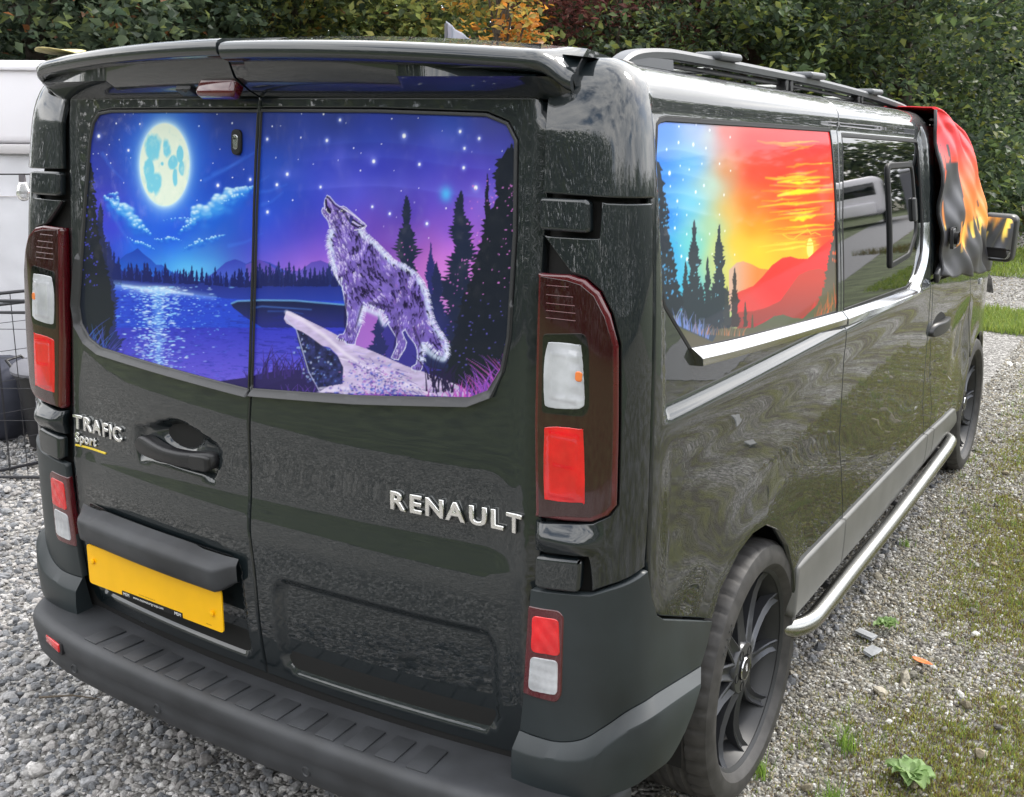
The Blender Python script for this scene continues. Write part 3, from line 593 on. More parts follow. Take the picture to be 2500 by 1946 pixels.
    fur(500,lambda x,y,e,l:(20,15,42) if 6<e and nz(x,y)<.4 else None,6,16,1.6,3.0,.7,.2)
    for i in range(900):                                # loose hairs along mane, chest, rump and belly
        k=rng.randrange(len(seg)-1);a=seg[k];b=seg[k+1];z=zone(a)
        if not z: continue
        nx,ny=b[1]-a[1],-(b[0]-a[0]);q=math.hypot(nx,ny)+1e-6;nx/=q;ny/=q;L=rng.uniform(3,9);t=.8 if z in (1,3) else .5
        cv.seg([(a[0]-nx*rng.uniform(3,8),a[1]-ny*6),(a[0]+nx*L*.4,a[1]+ny*L*.4+L*.2),(a[0]+nx*L*.7+rng.uniform(-1,2),a[1]+ny*L*.4+L*t)],rng.uniform(.7,1.3),.25,rng.choice(((236,240,252),(214,222,248),(225,215,245))),.75)
    O=wf+[wf[0]]
    for a,b in zip(O[:-1],O[1:]):
        if not zone(a): cv.seg([a,b],.95,.95,(236,240,250),.8)
    Zh=lambda L:[(760+x/6.538,470+y/6.538) for x,y in L]
    cv.poly(Zh([(220,110),(245,100),(255,200),(300,270),(325,310),(300,345),(255,320),(215,270),(245,262),(225,200)]),(24,18,48));cv.seg(Zh([(205,262),(240,285),(262,318),(300,350)]),.9,.9,(235,238,250),.9)
    cv.poly(Zh([(232,70),(262,55),(290,90),(262,105)]),(30,24,60));cv.seg(Zh([(242,262),(245,290)]),1,.4,(245,245,250),.9)
    cv.seg(Zh([(262,110),(300,170),(345,260),(330,330)]),2.6,1.4,(176,160,226),.8);cv.seg(Zh([(285,95),(380,210),(460,262)]),2.4,2,(44,34,84),.85)
    cv.blob(*Zh([(488,300)])[0],3.4,2.2,(20,16,40),1,.4);cv.blob(*Zh([(488,297)])[0],1.8,1.3,(235,240,220),1,.4);cv.seg(Zh([(455,262),(500,275),(560,310)]),1.6,1,(26,20,50),.9)
    for P,wd,c in (([(520,320),(570,400),(620,480)],3.2,(30,24,58)),([(640,400),(625,470),(660,520)],4.5,(46,40,120)),([(670,440),(760,500),(850,545)],2.8,(24,20,48)),([(650,500),(740,555),(830,540)],2.6,(22,18,44)),([(670,470),(750,520),(800,535)],2.2,(205,196,236)),([(690,600),(800,590),(870,530)],1.3,(240,242,250)),([(520,260),(640,340),(860,500)],1.6,(238,240,250))): cv.seg(Zh(P),wd,wd*.5,c,.9)
    for k in range(40):
        x=rng.uniform(1,1);t=rng.random();x=760+(330+t*230)/6.538+rng.uniform(-3,3);y=470+(330+rng.uniform(0,300))/6.538;a=math.radians(68);L=rng.uniform(4,10);cv.seg([(x,y),(x+L*math.cos(a),y+L*math.sin(a))],1.3,.4,rng.choice(((205,192,236),(60,46,110),(150,130,206))),.8)
    for (cx,cy) in ((838,830),(858,835),(1026,900)):
        for q in (-5,0,5): cv.seg([(cx+q-3,cy-3),(cx+q-5,cy+3)],1,.7,(30,24,56),.8)
    # belly/leg shade
    for P,wd in (([(845,720),(842,790),(846,810)],3.2),([(884,745),(868,800)],2.6),([(972,800),(962,850)],3.),([(1010,800),(1030,850)],3.),([(905,740),(960,752)],4.)): cv.seg([(x+0,y) for x,y in P],wd,wd*.6,(30,22,58),.55,3)
    # near grass
    for i in range(150):
        t=rng.random()**.7;x=1050+t*215;y=1000-(x-1060)*.28+rng.uniform(-10,50);h=rng.uniform(30,95)*(.5+.7*t)
        grass(x,y,h,rng.choice(((178,84,190),(206,104,200),(150,80,190),(120,70,175),(190,80,180))),.95,2.3,-.25*t)
    for i in range(40):
        x=rng.uniform(1040,1110);grass(x,rng.uniform(920,960),rng.uniform(20,60),(38,32,66),1,2)
    for i in range(22):
        x=rng.uniform(690,770);grass(x,972,rng.uniform(14,36),(96,66,165),.9,1.5)
    for i in range(26):
        x=rng.uniform(900,1130);grass(x,985,rng.uniform(16,46),rng.choice(((150,60,150),(190,90,180),(90,50,140))),.9,1.5,-.2)
    return cv
def paint_side():
    rng=random.Random(8);cv=Canvas(1590,280,490,560)
    F=[(1620,320,(48,118,226)),(1620,420,(40,120,232)),(1620,520,(44,130,232)),(1630,620,(50,160,225)),(1640,700,(70,180,215)),(1700,310,(120,150,215)),(1690,400,(80,160,222)),(1690,500,(96,185,215)),(1690,600,(110,205,205)),(1730,330,(165,190,190)),(1740,450,(170,205,190)),(1745,550,(160,205,170)),(1760,620,(190,200,130)),(1770,320,(205,90,80)),(1775,420,(210,140,90)),(1780,520,(220,180,90)),(1800,600,(238,196,50)),(1840,330,(232,38,36)),(1840,420,(234,60,34)),(1830,500,(238,110,32)),(1840,560,(246,150,28)),(1850,610,(250,205,40)),(1900,320,(234,34,36)),(1920,420,(236,54,30)),(1920,500,(240,84,26)),(1930,560,(244,120,24)),(1930,610,(250,190,40)),(2000,330,(232,32,38)),(2020,430,(236,66,30)),(2020,520,(240,78,28)),(2010,590,(236,60,34)),(1960,630,(246,190,40))]
    cv.field(F,46)
    cv.im*=(.95+.1*fbm(cv.X/60,cv.Y/60,3,2))[...,None]
    for e0,a in ((372,.25),(430,.22),(478,.25),(515,.3)):
        e=e0+8*np.sin(cv.X/30.)+(cv.X-1640)*.02;d=e-cv.Y;m=np.where(d>0,np.exp(-d/24.),np.exp(d/3.))*np.clip((1755-cv.X)/40,0,1)*a;cv.mix((slice(None),slice(None)),m,(190,225,235))
    for (x,y,r) in [(1658,309,2),(1700,304,2),(1733,318,2.2),(1783,335,2),(1793,303,1.6),(1657,348,3),(1693,353,3.6),(1628,365,2.6),(1724,362,2.2),(1661,405,2),(1683,414,2),(1714,400,1.7),(1757,400,2.2),(1784,417,1.8),(1635,423,4.6),(1637,455,2.2),(1668,439,1.6),(1719,453,2.8),(1699,469,3.2),(1768,476,2.3),(1654,491,3.2),(1708,498,1.6),(1653,524,2),(1677,525,1.7),(1757,524,1.6),(1648,557,3),(1677,572,2.2),(1733,571,2),(1770,564,1.8),(1713,585,1.6),(1662,600,2),(1664,626,3),(1678,633,4),(1739,620,1.6),(1794,622,1.6)]:
        cv.blob(x,y,r*.95,r*2.0,(200,228,250),.6);cv.blob(x,y,r*.55,r*1.1,(250,253,255),.95,.6)
    def streak(x0,y0,x1,y1,w,c,a=.9):
        n=7;P=[(x0+(x1-x0)*t,y0+(y1-y0)*t+rng.uniform(-2,2)) for t in np.linspace(0,1,n)]
        cv.seg(P[:n//2+1],w*.25,w,c,a,max(1.2,w*.8));cv.seg(P[n//2:],w,w*.2,c,a,max(1.2,w*.8))
    for s in ((1850,345,1975,360,5,(246,120,26)),(1900,350,2000,345,3,(250,150,30)),(1930,372,1990,352,3,(245,120,30)),(1920,410,1975,398,4,(246,130,28)),(1900,432,1995,418,5,(250,165,26)),(1870,436,2025,432,6,(252,190,24)),(1900,444,2000,444,7,(255,222,20)),(1880,452,2040,455,4,(248,150,26)),(1860,466,2035,470,5,(246,130,24)),(1900,480,2045,460,5,(252,190,22)),(1900,476,2000,462,7,(255,225,22)),(1850,505,2040,490,3.4,(255,190,30)),(1880,520,2010,506,3,(250,170,26)),(1930,524,2000,510,6,(254,205,24)),(1870,540,2035,520,4,(252,170,24)),(1930,538,1990,528,6,(255,225,30)),(1900,556,2035,548,3,(250,180,30)),(1890,573,2035,558,3.2,(255,180,36)),(1880,592,2030,576,2.4,(250,170,40)),(1850,604,1990,588,3,(252,205,60)),(1870,616,2000,596,3,(255,214,60))): streak(*s)
    for i in range(26):
        x=rng.uniform(1850,1960);y=rng.uniform(400,600);streak(x,y,x+rng.uniform(30,110),y-rng.uniform(0,10),rng.uniform(1,2.6),rng.choice(((252,190,24),(246,120,22),(228,46,30),(255,215,30))),.6)
    cv.seg([(1912,573),(1925,582),(1938,584),(1950,574),(1962,568),(1972,560),(1980,572),(1990,568),(2003,574)],1.5,1,(252,190,50),.95)
    cv.blob(1978,606,26,40,(255,220,40),.6);cv.blob(1978,606,8,24,(255,240,120),1,.25);cv.seg([(1968,592),(1990,590)],1.6,1.6,(250,170,40),.9);cv.seg([(1968,600),(1990,598)],1.4,1.4,(250,170,40),.9)
    g=lambda c0,c1,y0,y1,x0=0,x1=1:(lambda X,Y:np.asarray(c0,np.float32)+(np.asarray(c1,np.float32)-np.asarray(c0,np.float32))*np.clip((Y-y0)/(y1-y0),0,1)[...,None])
    cv.poly([(1780,660),(1798,642),(1815,638),(1835,645),(1856,656),(1876,658),(1900,690),(1860,760),(1780,760)],lambda X,Y:np.asarray((238,130,60.))+(np.asarray((205,170,150.))-np.asarray((238,130,60.)))*np.clip((1850-X)/60,0,1)[...,None])
    cv.poly([(1796,716),(1840,698),(1862,676),(1885,648),(1910,630),(1930,626),(1950,632),(1972,632),(1990,615),(2010,598),(2040,575),(2040,700),(1990,760),(1870,800),(1796,780)],lambda X,Y:np.asarray((234,42,40.))+(np.asarray((214,70,66.))-np.asarray((234,42,40.)))*np.clip((Y-660)/80+(1840-X)/80,0,1)[...,None])
    cv.poly([(1800,762),(1840,760),(1870,752),(1905,735),(1930,700),(1950,672),(1975,660),(2000,656),(2030,665),(2030,800),(1800,810)],g((198,62,44),(150,66,62),680,790))
    cv.poly([(1812,785),(1850,790),(1880,775),(1905,767),(1930,772),(1950,778),(1975,765),(1990,735),(2000,800),(1830,830)],g((204,52,50),(170,50,56),740,790))
    cv.poly([(1640,760),(1672,756),(1705,765),(1735,782),(1770,798),(1800,802),(1840,800),(1870,785),(1890,772),(1912,768),(1936,776),(1960,778),(2000,740),(2080,720),(2080,840),(1640,840)],g((86,96,70),(96,92,78),760,830))
    cv.poly([(1655,760),(1690,762),(1725,780),(1760,798),(1740,835),(1660,800)],(66,78,92))
    dk=(46,56,66);hz=lambda x,y:(120,190,215)
    fir(cv,1695,538,790,34,dk,rng,hz);fir(cv,1756,548,800,34,dk,rng,hz);fir(cv,1728,628,790,18,dk,rng);fir(cv,1674,640,775,18,dk,rng);fir(cv,1794,655,802,17,(60,54,56),rng);fir(cv,1820,738,802,8,(70,66,58),rng);fir(cv,1837,768,800,4,(80,80,60),rng);fir(cv,1712,690,775,18,dk,rng);fir(cv,1742,700,790,18,dk,rng);fir(cv,1775,700,798,15,(56,62,66),rng)
    e=big_fir(cv,[(1612,395),(1618,440),(1622,480),(1632,510),(1630,550),(1640,600),(1648,640),(1652,680),(1662,720),(1670,745),(1650,770)],(42,50,60),rng,1,6,8)
    cv.poly([(1590,390)]+e+[(1590,780)],(42,50,60))
    for i in range(90): cv.blob(rng.uniform(1605,1655),rng.uniform(480,730),rng.uniform(.8,2.8),rng.uniform(1,4),(80,160,215),.9,.6)
    e=big_fir(cv,[(2046,320),(2050,380),(2055,430),(2050,480),(2040,520),(2035,560),(2030,600),(2022,640),(2015,690),(2000,730),(1985,775)],(74,66,56),rng,-1,5,7)
    cv.poly(e+[(2080,790),(2080,300)],lambda X,Y:np.asarray((66,62,64.))+(np.asarray((96,90,66.))-np.asarray((66,62,64.)))*np.clip((Y-560)/150,0,1)[...,None])
    for i in range(60): cv.blob(rng.uniform(2030,2065),rng.uniform(420,640),rng.uniform(.8,2.2),rng.uniform(1,5),(238,100,50),.9,.6)
    def grass(x,y,h,c,lean=0,a=.9,w=1.3):
        b=lean+rng.uniform(-.5,.5);cv.seg([(x+h*b*t*t,y-h*t) for t in np.linspace(0,1,6)],w,.3,c,a)
    for i in range(46):
        x=rng.uniform(1648,1730);grass(x,790+(x-1648)*.45,rng.uniform(16,46),rng.choice(((98,132,205),(120,140,200),(130,130,175))))
    for i in range(40):
        x=rng.uniform(1700,1820);grass(x,815+(x-1700)*.05,rng.uniform(10,26),rng.choice(((150,120,110),(190,120,80),(130,120,110))),.1,.7,1)
    for i in range(40):
        x=rng.uniform(1985,2060);grass(x,790-(x-1985)*.9+rng.uniform(-10,30),rng.uniform(14,44),rng.choice(((210,110,50),(180,100,60),(220,90,60))),.3,.75,1)
    for i in range(18):
        x=rng.uniform(2055,2070);grass(x,rng.uniform(640,740),rng.uniform(20,60),(200,50,70),.1,.6,1)
    return cv
# ================================================================ THE VAN
van=tag(empty('camper_van',(0,0,0)),'dark green-black camper van seen from behind with printed wolf and sunset windows','van')
SEAM=np.array([(.42,-.008),(.684,-.004),(.72,-.006),(.81,-.016),(.90,-.018),(1.05,-.016),(1.147,-.009),(1.40,0),(1.60,.006),(1.77,.018),(1.81,.020)])
seam=lambda v:float(np.interp(v,SEAM[:,0],SEAM[:,1]))
def rrect(t,v,x0,y0,x1,y1,r,soft):
    """soft mask of a rounded rectangle"""
    cx,cy,hx,hy=(x0+x1)/2,(y0+y1)/2,(x1-x0)/2,(y1-y0)/2
    dx=np.abs(t-cx)-hx+r;dy=np.abs(v-cy)-hy+r;d=np.hypot(np.maximum(dx,0),np.maximum(dy,0))+np.minimum(np.maximum(dx,dy),0)-r
    return 1-sst(d,-soft,0)
WL=[(-.012,1.767),(-.52,1.764),(-.575,1.758),(-.601,1.737),(-.619,1.693),(-.651,1.516),(-.674,1.357),(-.687,1.27),(-.676,1.222),(-.636,1.189),(-.578,1.171),(-.028,1.147)]
WR=[(.050,1.768),(.335,1.768),(.599,1.762),(.646,1.746),(.666,1.715),(.669,1.537),(.661,1.334),(.648,1.267),(.620,1.222),(.576,1.202),(.299,1.173),(.004,1.149)]
WL=[(seam(1.767)-.004,1.767)]+WL[1:-1]+[(seam(1.147)-.004,1.146)]+[(seam(v)-.004,v) for v in (1.25,1.4,1.55,1.68)]
WR=[(seam(1.768)+.004,1.768)]+WR[1:-1]+[(seam(1.149)+.004,1.149)]+[(seam(v)+.004,v) for v in (1.25,1.4,1.55,1.68)]
def rear_e(t,v):
    a=np.abs(t)
    e=-.009*(1-sst(v,.905,1.10))*sst(v,.785,.90)*(1-sst(a,.62,.73))            # the shallow fold across both doors
    e=e-.030*np.clip((.72-v)/.3,0,1)**2                                         # the foot of the doors tucks in
    e=e-.016*rrect(t,v,.05,.46,.655,.715,.05,.020)                              # pressed recess, right door
    e=e-.018*rrect(t,v,-.69,.46,-.045,.735,.04,.022)                            # plate recess, left door
    e=e-.022*sst(a,.708,.745)                                                   # edge rolls towards the pillar
    return e
HR=ccw([(-.446,.94),(-.440,.998),(-.39,1.012),(-.34,1.024),(-.272,1.042),(-.205,1.030),(-.125,1.006),(-.106,.985),(-.118,.94),(-.138,.896),(-.19,.906),(-.313,.912),(-.428,.898)])
def left_e(t,v):
    sh=np.shape(t);t=np.atleast_1d(np.asarray(t,float)).ravel();v=np.broadcast_to(np.atleast_1d(np.asarray(v,float)).ravel(),t.shape)
    d=pdist(HR,t,v);ins=inside(HR,t,v);e=rear_e(t,v)-np.where(ins,.016*sst(d,0,.026),0)
    e=e-.034*np.exp(-(((t+.275)/.066)**2+((v-.992)/.030)**2)**1.6)                    # finger well
    return e.reshape(sh)
DL=[(seam(v)-.0,v) for v in SEAM[:,0]]
door_r=patch('rear_door',[(seam(v),v) for v in np.linspace(1.80,.43,40)]+fillet([(seam(.43),.42),(.712,.42),(.718,.571),(.744,.80),(.745,.98),(.736,1.177),(.734,1.47),(.739,1.61),(.746,1.80),(seam(1.8),1.80)],[0,.045,.05,.1,.05,.05,.05,.05,0,0])[1:-1],M['paint'],van,holes=[grow(WR,.004)],ef=rear_e,res=.015,gap=.0038)
door_l=patch('rear_door',[(seam(v),v) for v in np.linspace(.43,1.80,40)]+fillet([(seam(1.8),1.80),(-.746,1.80),(-.739,1.61),(-.734,1.47),(-.736,1.177),(-.745,.98),(-.744,.80),(-.718,.571),(-.712,.42),(seam(.43),.42)],[0,0,.05,.05,.05,.05,.1,.05,.045,0])[1:-1],M['paint'],van,holes=[grow(WL,.004)],ef=left_e,res=.0115,gap=.0038)
for dr,PW,nm in ((door_l,WL,'L'),(door_r,WR,'R')):
    # picture pane: a fine mesh that carries the print, point by point
    P=ccw(PW);A=np.array(P);h=.00175;x=np.arange(A[:,0].min(),A[:,0].max()+h,h);y=np.arange(A[:,1].min(),A[:,1].max()+h,h)
    T,Vv=np.meshgrid(x,y);ins=inside(grow(P,.0035),T.ravel(),Vv.ravel());idx=-np.ones(T.size,int);idx[ins]=np.arange(ins.sum())
    q=np.arange(T.size).reshape(T.shape);Q=np.stack([q[:-1,:-1],q[:-1,1:],q[1:,1:],q[1:,:-1]],-1).reshape(-1,4);Q=Q[ins[Q].all(1)]
    t_,v_=T.ravel()[ins],Vv.ravel()[ins];p3=surf(t_,v_,lambda t,v:rear_e(t,v)-.004)
    me=mesh_np('pane',p3,idx[Q],None)
    g=np.concatenate([p3,np.ones((len(p3),1))],1)@PRINT.T
    if 'REAR_CV' not in globals(): REAR_CV=paint_rear()
    set_col(me,srgb(np.clip(REAR_CV.sample(g[:,0]/g[:,2],g[:,1]/g[:,2]),0,1))*.88)
    link('rear_window',me,M['print'],dr)
    A_=np.array(ccw(PW));nv=vnorm(ccw(PW));lowm=sst(-nv[:,1],.25,.7)+sst(-nv[:,0] if nm=='L' else nv[:,0]*0,.6,.95)*(A_[:,1]<1.40);OUT=[tuple(q) for q in A_+nv*(.005+.011*np.clip(lowm,0,1))[:,None]]
    low_e=lambda t,v,PW=PW:rear_e(t,v)+.002+.9*np.clip(pdist(PW,np.ravel(t),np.ravel(v)).reshape(np.shape(t))-.001,0,.016)*(np.asarray(v)<1.40)*(~inside(PW,np.ravel(t),np.ravel(v)).reshape(np.shape(t)))
    sm_=lambda L,d:[((min(t,seam(v)-d) if nm=='L' else max(t,seam(v)+d)),v) for t,v in L]
    patch('window_trim',sm_(OUT,.0042),M['trim'],dr,holes=[sm_(grow(PW,-.002),.0052)],ef=low_e,res=.012,gap=0,rim=.002,depth=.014)
# badges: each letter a piece
def lettering(word,t_start,v_base,size,parent,m,wide=1.,track=.0,ef=rear_e,ext=.10,bev=.028,slope=0.,d=.0005,name='letter',off=.012):
    x=0
    for ch in word:
        me,V=glyph(ch,ext,bev,wide=wide,off=off);w=V[:,0].max()
        P=decal(t_start+x,v_base,size,V[:,0],V[:,1],d+ (V[:,2]+ext+bev)*size,ef,0.)
        me.vertices.foreach_set('co',P.astype(np.float32).ravel());me.update();me.materials.clear();link(name,me,m,parent);x+=(w+track)*size
    return x
lettering('RENAULT',.390,.9415,.0545,door_r,M['badge'],wide=1.13,track=.13,ext=.05,bev=.03)
lettering('TRAFIC',-.706,.939,.052,door_l,M['badge'],wide=1.06,track=.10,ef=left_e,ext=.05,bev=.026)
lettering('Sport',-.703,.902,.036,door_l,M['badge'],wide=.92,track=.06,ef=left_e,ext=.05,bev=.02,off=.022)
patch('badge_underline',[(-.705,.8885),(-.575,.8885),(-.575,.8935),(-.705,.8935)],M['yellowline'],door_l,ef=lambda t,v:left_e(t,v)+.003,gap=0,rim=.0008,depth=.004)
# outside handle of the left door
HB=[(-.428,.942),(-.415,.966),(-.385,.972),(-.305,.962),(-.226,.963),(-.150,.972),(-.137,.960),(-.138,.942),(-.158,.930),(-.24,.923),(-.331,.922),(-.40,.924)]
hb=patch('door_handle',spline(HB,4),M['plastic'],door_l,ef=lambda t,v:rear_e(t,v)+.010+.018*(1-((t+.285)/.16)**2)*np.clip(1-((v-.945)/.035)**2,0,1),gap=0,rim=.006,depth=.03,res=.012)
patch('handle_end',fillet([(-.205,.926),(-.1395,.93),(-.1395,.968),(-.205,.962)],.012),M['plastic'],door_l,ef=lambda t,v:rear_e(t,v)+.0245,gap=0,rim=.005,depth=.02,res=.012)
lk=patch('lock_plate',fillet([(-.070,1.672),(-.040,1.672),(-.040,1.728),(-.070,1.728)],.018),M['rubber'],door_l,ef=lambda t,v:rear_e(t,v)+.004,gap=0,rim=.002,depth=.007,res=.008)
patch('lock_barrel',fillet([(-.0605,1.684),(-.0485,1.684),(-.0465,1.716),(-.0625,1.716)],.008),M['chrome'],door_l,ef=lambda t,v:rear_e(t,v)+.0065,gap=0,rim=.0012,depth=.004,res=.006)
patch('key_slot',fillet([(-.0585,1.7055),(-.0505,1.7055),(-.0505,1.7085),(-.0585,1.7085)],.001),M['inner'],door_l,ef=lambda t,v:rear_e(t,v)+.0074,gap=0,rim=.0003,depth=.001,res=.003)
# plate surround, plate, small print under it
def plate_bm(w,h,d,r):
    P=fillet([(-w/2,-h/2),(w/2,-h/2),(w/2,h/2),(-w/2,h/2)],r);bm=bmesh.new();a=[bm.verts.new((x,-d/2,z)) for x,z in P];b=[bm.verts.new((x,d/2,z)) for x,z in P];bm.faces.new(a);bm.faces.new(b[::-1]);n=len(P)
    for i in range(n): bm.faces.new((a[i],b[i],b[(i+1)%n],a[(i+1)%n]))
    bmesh.ops.recalc_face_normals(bm,faces=bm.faces);return bm
def hood_bar():
    """the ledge over the number plate"""
    xs=np.linspace(-.675,-.045,44);V=[];F=[];prof=[(0,.004),(.008,.022),(.019,.045),(.024,.049),(.030,.050),(.056,.048),(.074,.045),(.080,.040),(.083,.028),(.083,0)]
    for i,x in enumerate(xs):
        u=abs((x+.36)/.315);k=1-sst(u,.86,1.0)*.80;cen=sst(x,-.60,-.56)*(1-sst(x,-.20,-.16))
        b=base(x,.70)
        for j,(dz,dy) in enumerate(prof): V.append((x,b[1]-.008-(dy*k+(.006*cen if 0<j<5 else 0)),.735-dz*(.62+.38*k)+.006*cen*(j<3)))
    n=len(prof)
    for i in range(len(xs)-1):
        for j in range(n-1): F.append((i*n+j,i*n+j+1,(i+1)*n+j+1,(i+1)*n+j))
    return mesh_np('bar',np.array(V),np.array(F))
hm=hood_bar();link('plate_ledge',hm,M['bumper'],door_l)
pl=plate_bm(.520,.111,.0035,.011)
plo=link('number_plate',bm_mesh(pl,smooth=40),M['yellow'],van);plo.location=(-.353,.116,.5935);plo.rotation_euler=(0,0,math.radians(-1.6))
for sx,sz in ((-.235,.012),(.225,-.012)):
    b=lathe_bm([(0,0.0001),(0,.004),(.0035,.0072),(.0060,.0066),(.0068,.004),(.0069,0.0001)],14,'Z');bmesh.ops.rotate(b,cent=(0,0,0),matrix=Matrix.Rotation(math.radians(90),3,'X'),verts=b.verts)
    bo=link('bolt_cap',bm_mesh(b,smooth=40),M['yellow'],plo);bo.location=(sx,-.0015,sz)
def flat_text(txt,x,z,size,m,parent,name,y=-.0022,wide=1.):
    X=0
    me_all=bmesh.new()
    for ch in txt:
        if ch==' ': X+=.3*size;continue
        me,V=glyph(ch,.004,0,wide=wide);w=V[:,0].max();P=np.stack([x+X+V[:,0]*size,np.full(len(V),y)-(V[:,2]+.004)*size*.3,z+V[:,1]*size],1)
        me.vertices.foreach_set('co',P.astype(np.float32).ravel());me_all.from_mesh(me);bpy.data.meshes.remove(me);X+=(w+.055)*size
    return link(name,bm_mesh(me_all),m,parent)
st=box_bm(.235,.0012,.014,0,1,(-.005,-.0024,-.0495));link('dealer_strip',bm_mesh(st),M['rubber'],plo)
flat_text('www.mssmotorgroup.com',-.078,-.0525,.0105,M['white'],plo,'dealer_lettering',-.0034)
for x in (-.118,.083): flat_text('MSM',x,-.0535,.0125,M['white'],plo,'dealer_mark',-.0034)
flat_text('BS AU 145D  MSM HOLDINGS LTD',-.055,-.0375,.0042,M['rubber'],plo,'maker_print',-.0022);flat_text('MSM PLATE',.20,-.047,.0035,M['rubber'],plo,'maker_print',-.0022)
# ---- corner pillars, lamps, hinges (right side first, then the mirror image)
def pil_e(t,v):
    a=np.abs(t);e=.030*np.exp(-(((v-.952)/.030)**2))*(1-sst(a,.83,.90))*sst(a,.735,.77)          # bulge above the lower hinge
    return e
ST_=np.array(spline([(.70,.509),(.762,.511),(.794,.512),(.829,.520),(.863,.536),(.899,.566),(.944,.597),(1.0,.602),(1.067,.595),(1.251,.560),(1.32,.546)],6,False));SL_=np.array(spline([(.70,.485),(.775,.491),(.847,.503),(.878,.519),(.906,.550),(.941,.578),(1.021,.584),(1.177,.560),(1.32,.530)],6,False))
strip_top=lambda t:np.interp(np.abs(t),ST_[:,0],ST_[:,1])
strip_low=lambda t:np.minimum(np.interp(np.abs(t),SL_[:,0],SL_[:,1]),strip_top(t)-.016)-.006
def bump_e(t,v):
    f=np.clip((strip_top(t)-v)/(strip_top(t)-strip_low(t)),0,1);return .008+.026*(f*.85+.15*f*f*(3-2*f))
LAMP=[(.744,.985),(.812,.989),(.866,.996),(.898,1.013),(.914,1.036),(.915,1.20),(.914,1.346),(.898,1.403),(.876,1.444),(.845,1.466),(.811,1.473),(.738,1.470),(.736,1.36),(.736,1.177)]
HINGE1=[(.743,1.549),(.857,1.549),(.855,1.613),(.742,1.613)]; HINGE2=[(.749,.842),(.846,.850),(.849,.920),(.749,.910)]
for sd in (1,-1):
    mi=sd<0
    up=patch('corner_pillar',[(.742,1.618),(1.014,1.612)]+[(1.021,1.72),(1.030,1.81),(1.062,1.87),(1.10,1.917)]+[(.735,1.917),(.738,1.83),(.744,1.80)],M['paint'],van,ef=lambda t,v:zero(t,v)+.004,res=.014,mirror=mi)
    body=[(.742,1.541),(.871,1.543),(.876,1.609),(1.012,1.606),(1.003,1.46),(.992,1.19),(.990,1.0),(.984,.893),(.901,.866),(.866,.851),(.858,.925),(.742,.914),(.742,.980)]+LAMP[1:-3]
    mid=patch('corner_pillar',body,M['paint'],van,ef=pil_e,res=.014,mirror=mi)
    for H in (HINGE1,HINGE2): patch('hinge_cover',fillet(H,.012),M['paint'],van,ef=lambda t,v:zero(t,v)+.016,res=.014,gap=.002,rim=.006,depth=.03,mirror=mi)
    lamp=patch('tail_lamp',LAMP,M['redlens'],van,ef=lambda t,v:zero(t,v)+.010+.004*np.sin(v*0),res=.014,gap=.003,rim=.005,depth=.03,mirror=mi)
    e2=lambda d:(lambda t,v:zero(t,v)+.010+d)
    inset=grow(LAMP,-.013);patch('lamp_inset',inset,M['lampinset'],lamp,ef=lambda t,v:zero(t,v)+.0112,res=.016,gap=0,rim=.001,depth=.006,mirror=mi)
    WLN=[(.769,1.333),(.780,1.341),(.834,1.343),(.845,1.333),(.852,1.240),(.846,1.223),(.829,1.217),(.775,1.212),(.764,1.227),(.762,1.292)]
    RLN=[(.774,1.175),(.841,1.182),(.850,1.171),(.854,1.046),(.846,1.035),(.779,1.028),(.767,1.040),(.765,1.153)]
    patch('lens_bezel',fillet([(.757,1.354),(.851,1.366),(.859,1.339),(.861,1.223),(.851,1.205),(.758,1.198)],.012),M['glass'],lamp,ef=e2(.002),res=.014,gap=0,rim=.002,depth=.01,mirror=mi)
    patch('indicator_lens',spline(WLN,3),M['clear'],lamp,ef=lambda t,v:zero(t,v)+.014+.0022*rrect(np.abs(t),v,.776,1.226,.838,1.329,.012,.007)-.0014*rrect(np.abs(t),v,.786,1.238,.820,1.317,.01,.005)+.0005*np.sin(np.abs(t)*900)*np.sin(v*700)*sst(np.abs(t),.815,.825),res=.0065,gap=0,rim=.003,depth=.012,mirror=mi)
    patch('indicator_bulb',fillet([(.832,1.272),(.847,1.272),(.847,1.293),(.832,1.293)],.008),M['amber'],lamp,ef=e2(.0068),res=.008,gap=0,rim=.003,depth=.005,mirror=mi)
    patch('brake_lens',spline(RLN,3),M['brightred'],lamp,ef=lambda t,v:zero(t,v)+.013+.0018*rrect(np.abs(t),v,.772,1.035,.848,1.172,.014,.008)-.0012*rrect(np.abs(t),v,.780,1.100,.842,1.166,.012,.008),res=.007,gap=0,rim=.003,depth=.012,mirror=mi)
    for q,w in ((1.384,.066),(1.398,.066),(1.412,.064),(1.428,.06),(1.446,.05)): patch('lens_rib',[(.765,q),(.765+w,q+.001),(.765+w,q+.003),(.765,q+.002)],M['redlens'],lamp,ef=e2(.0028),res=.014,gap=0,rim=.001,depth=.006,mirror=mi)
    corner=patch('bumper_corner',[(.738,.834),(.865,.847),(.901,.862),(.983,.888),(1.001,.82),(1.022,.778),(1.05,.758),(1.309,.646),(1.285,.600)]+[(t,v+.001) for t,v in ST_[::-1] if .713<t<1.252]+[(.712,.51),(.719,.571)],M['satin'],van,ef=lambda t,v:zero(t,v)+.008,gap=.0005,rim=.0015,res=.014,mirror=mi)
    SB_=spline([(.712,.399),(.806,.404),(.87,.418),(.929,.438),(.985,.452),(1.052,.450),(1.118,.477)],8,False);nS=70
    def rs(P,a,b):
        P=np.array(P);t=np.linspace(a,b,nS);return np.stack([t,np.interp(t,P[:,0],P[:,1])],1)
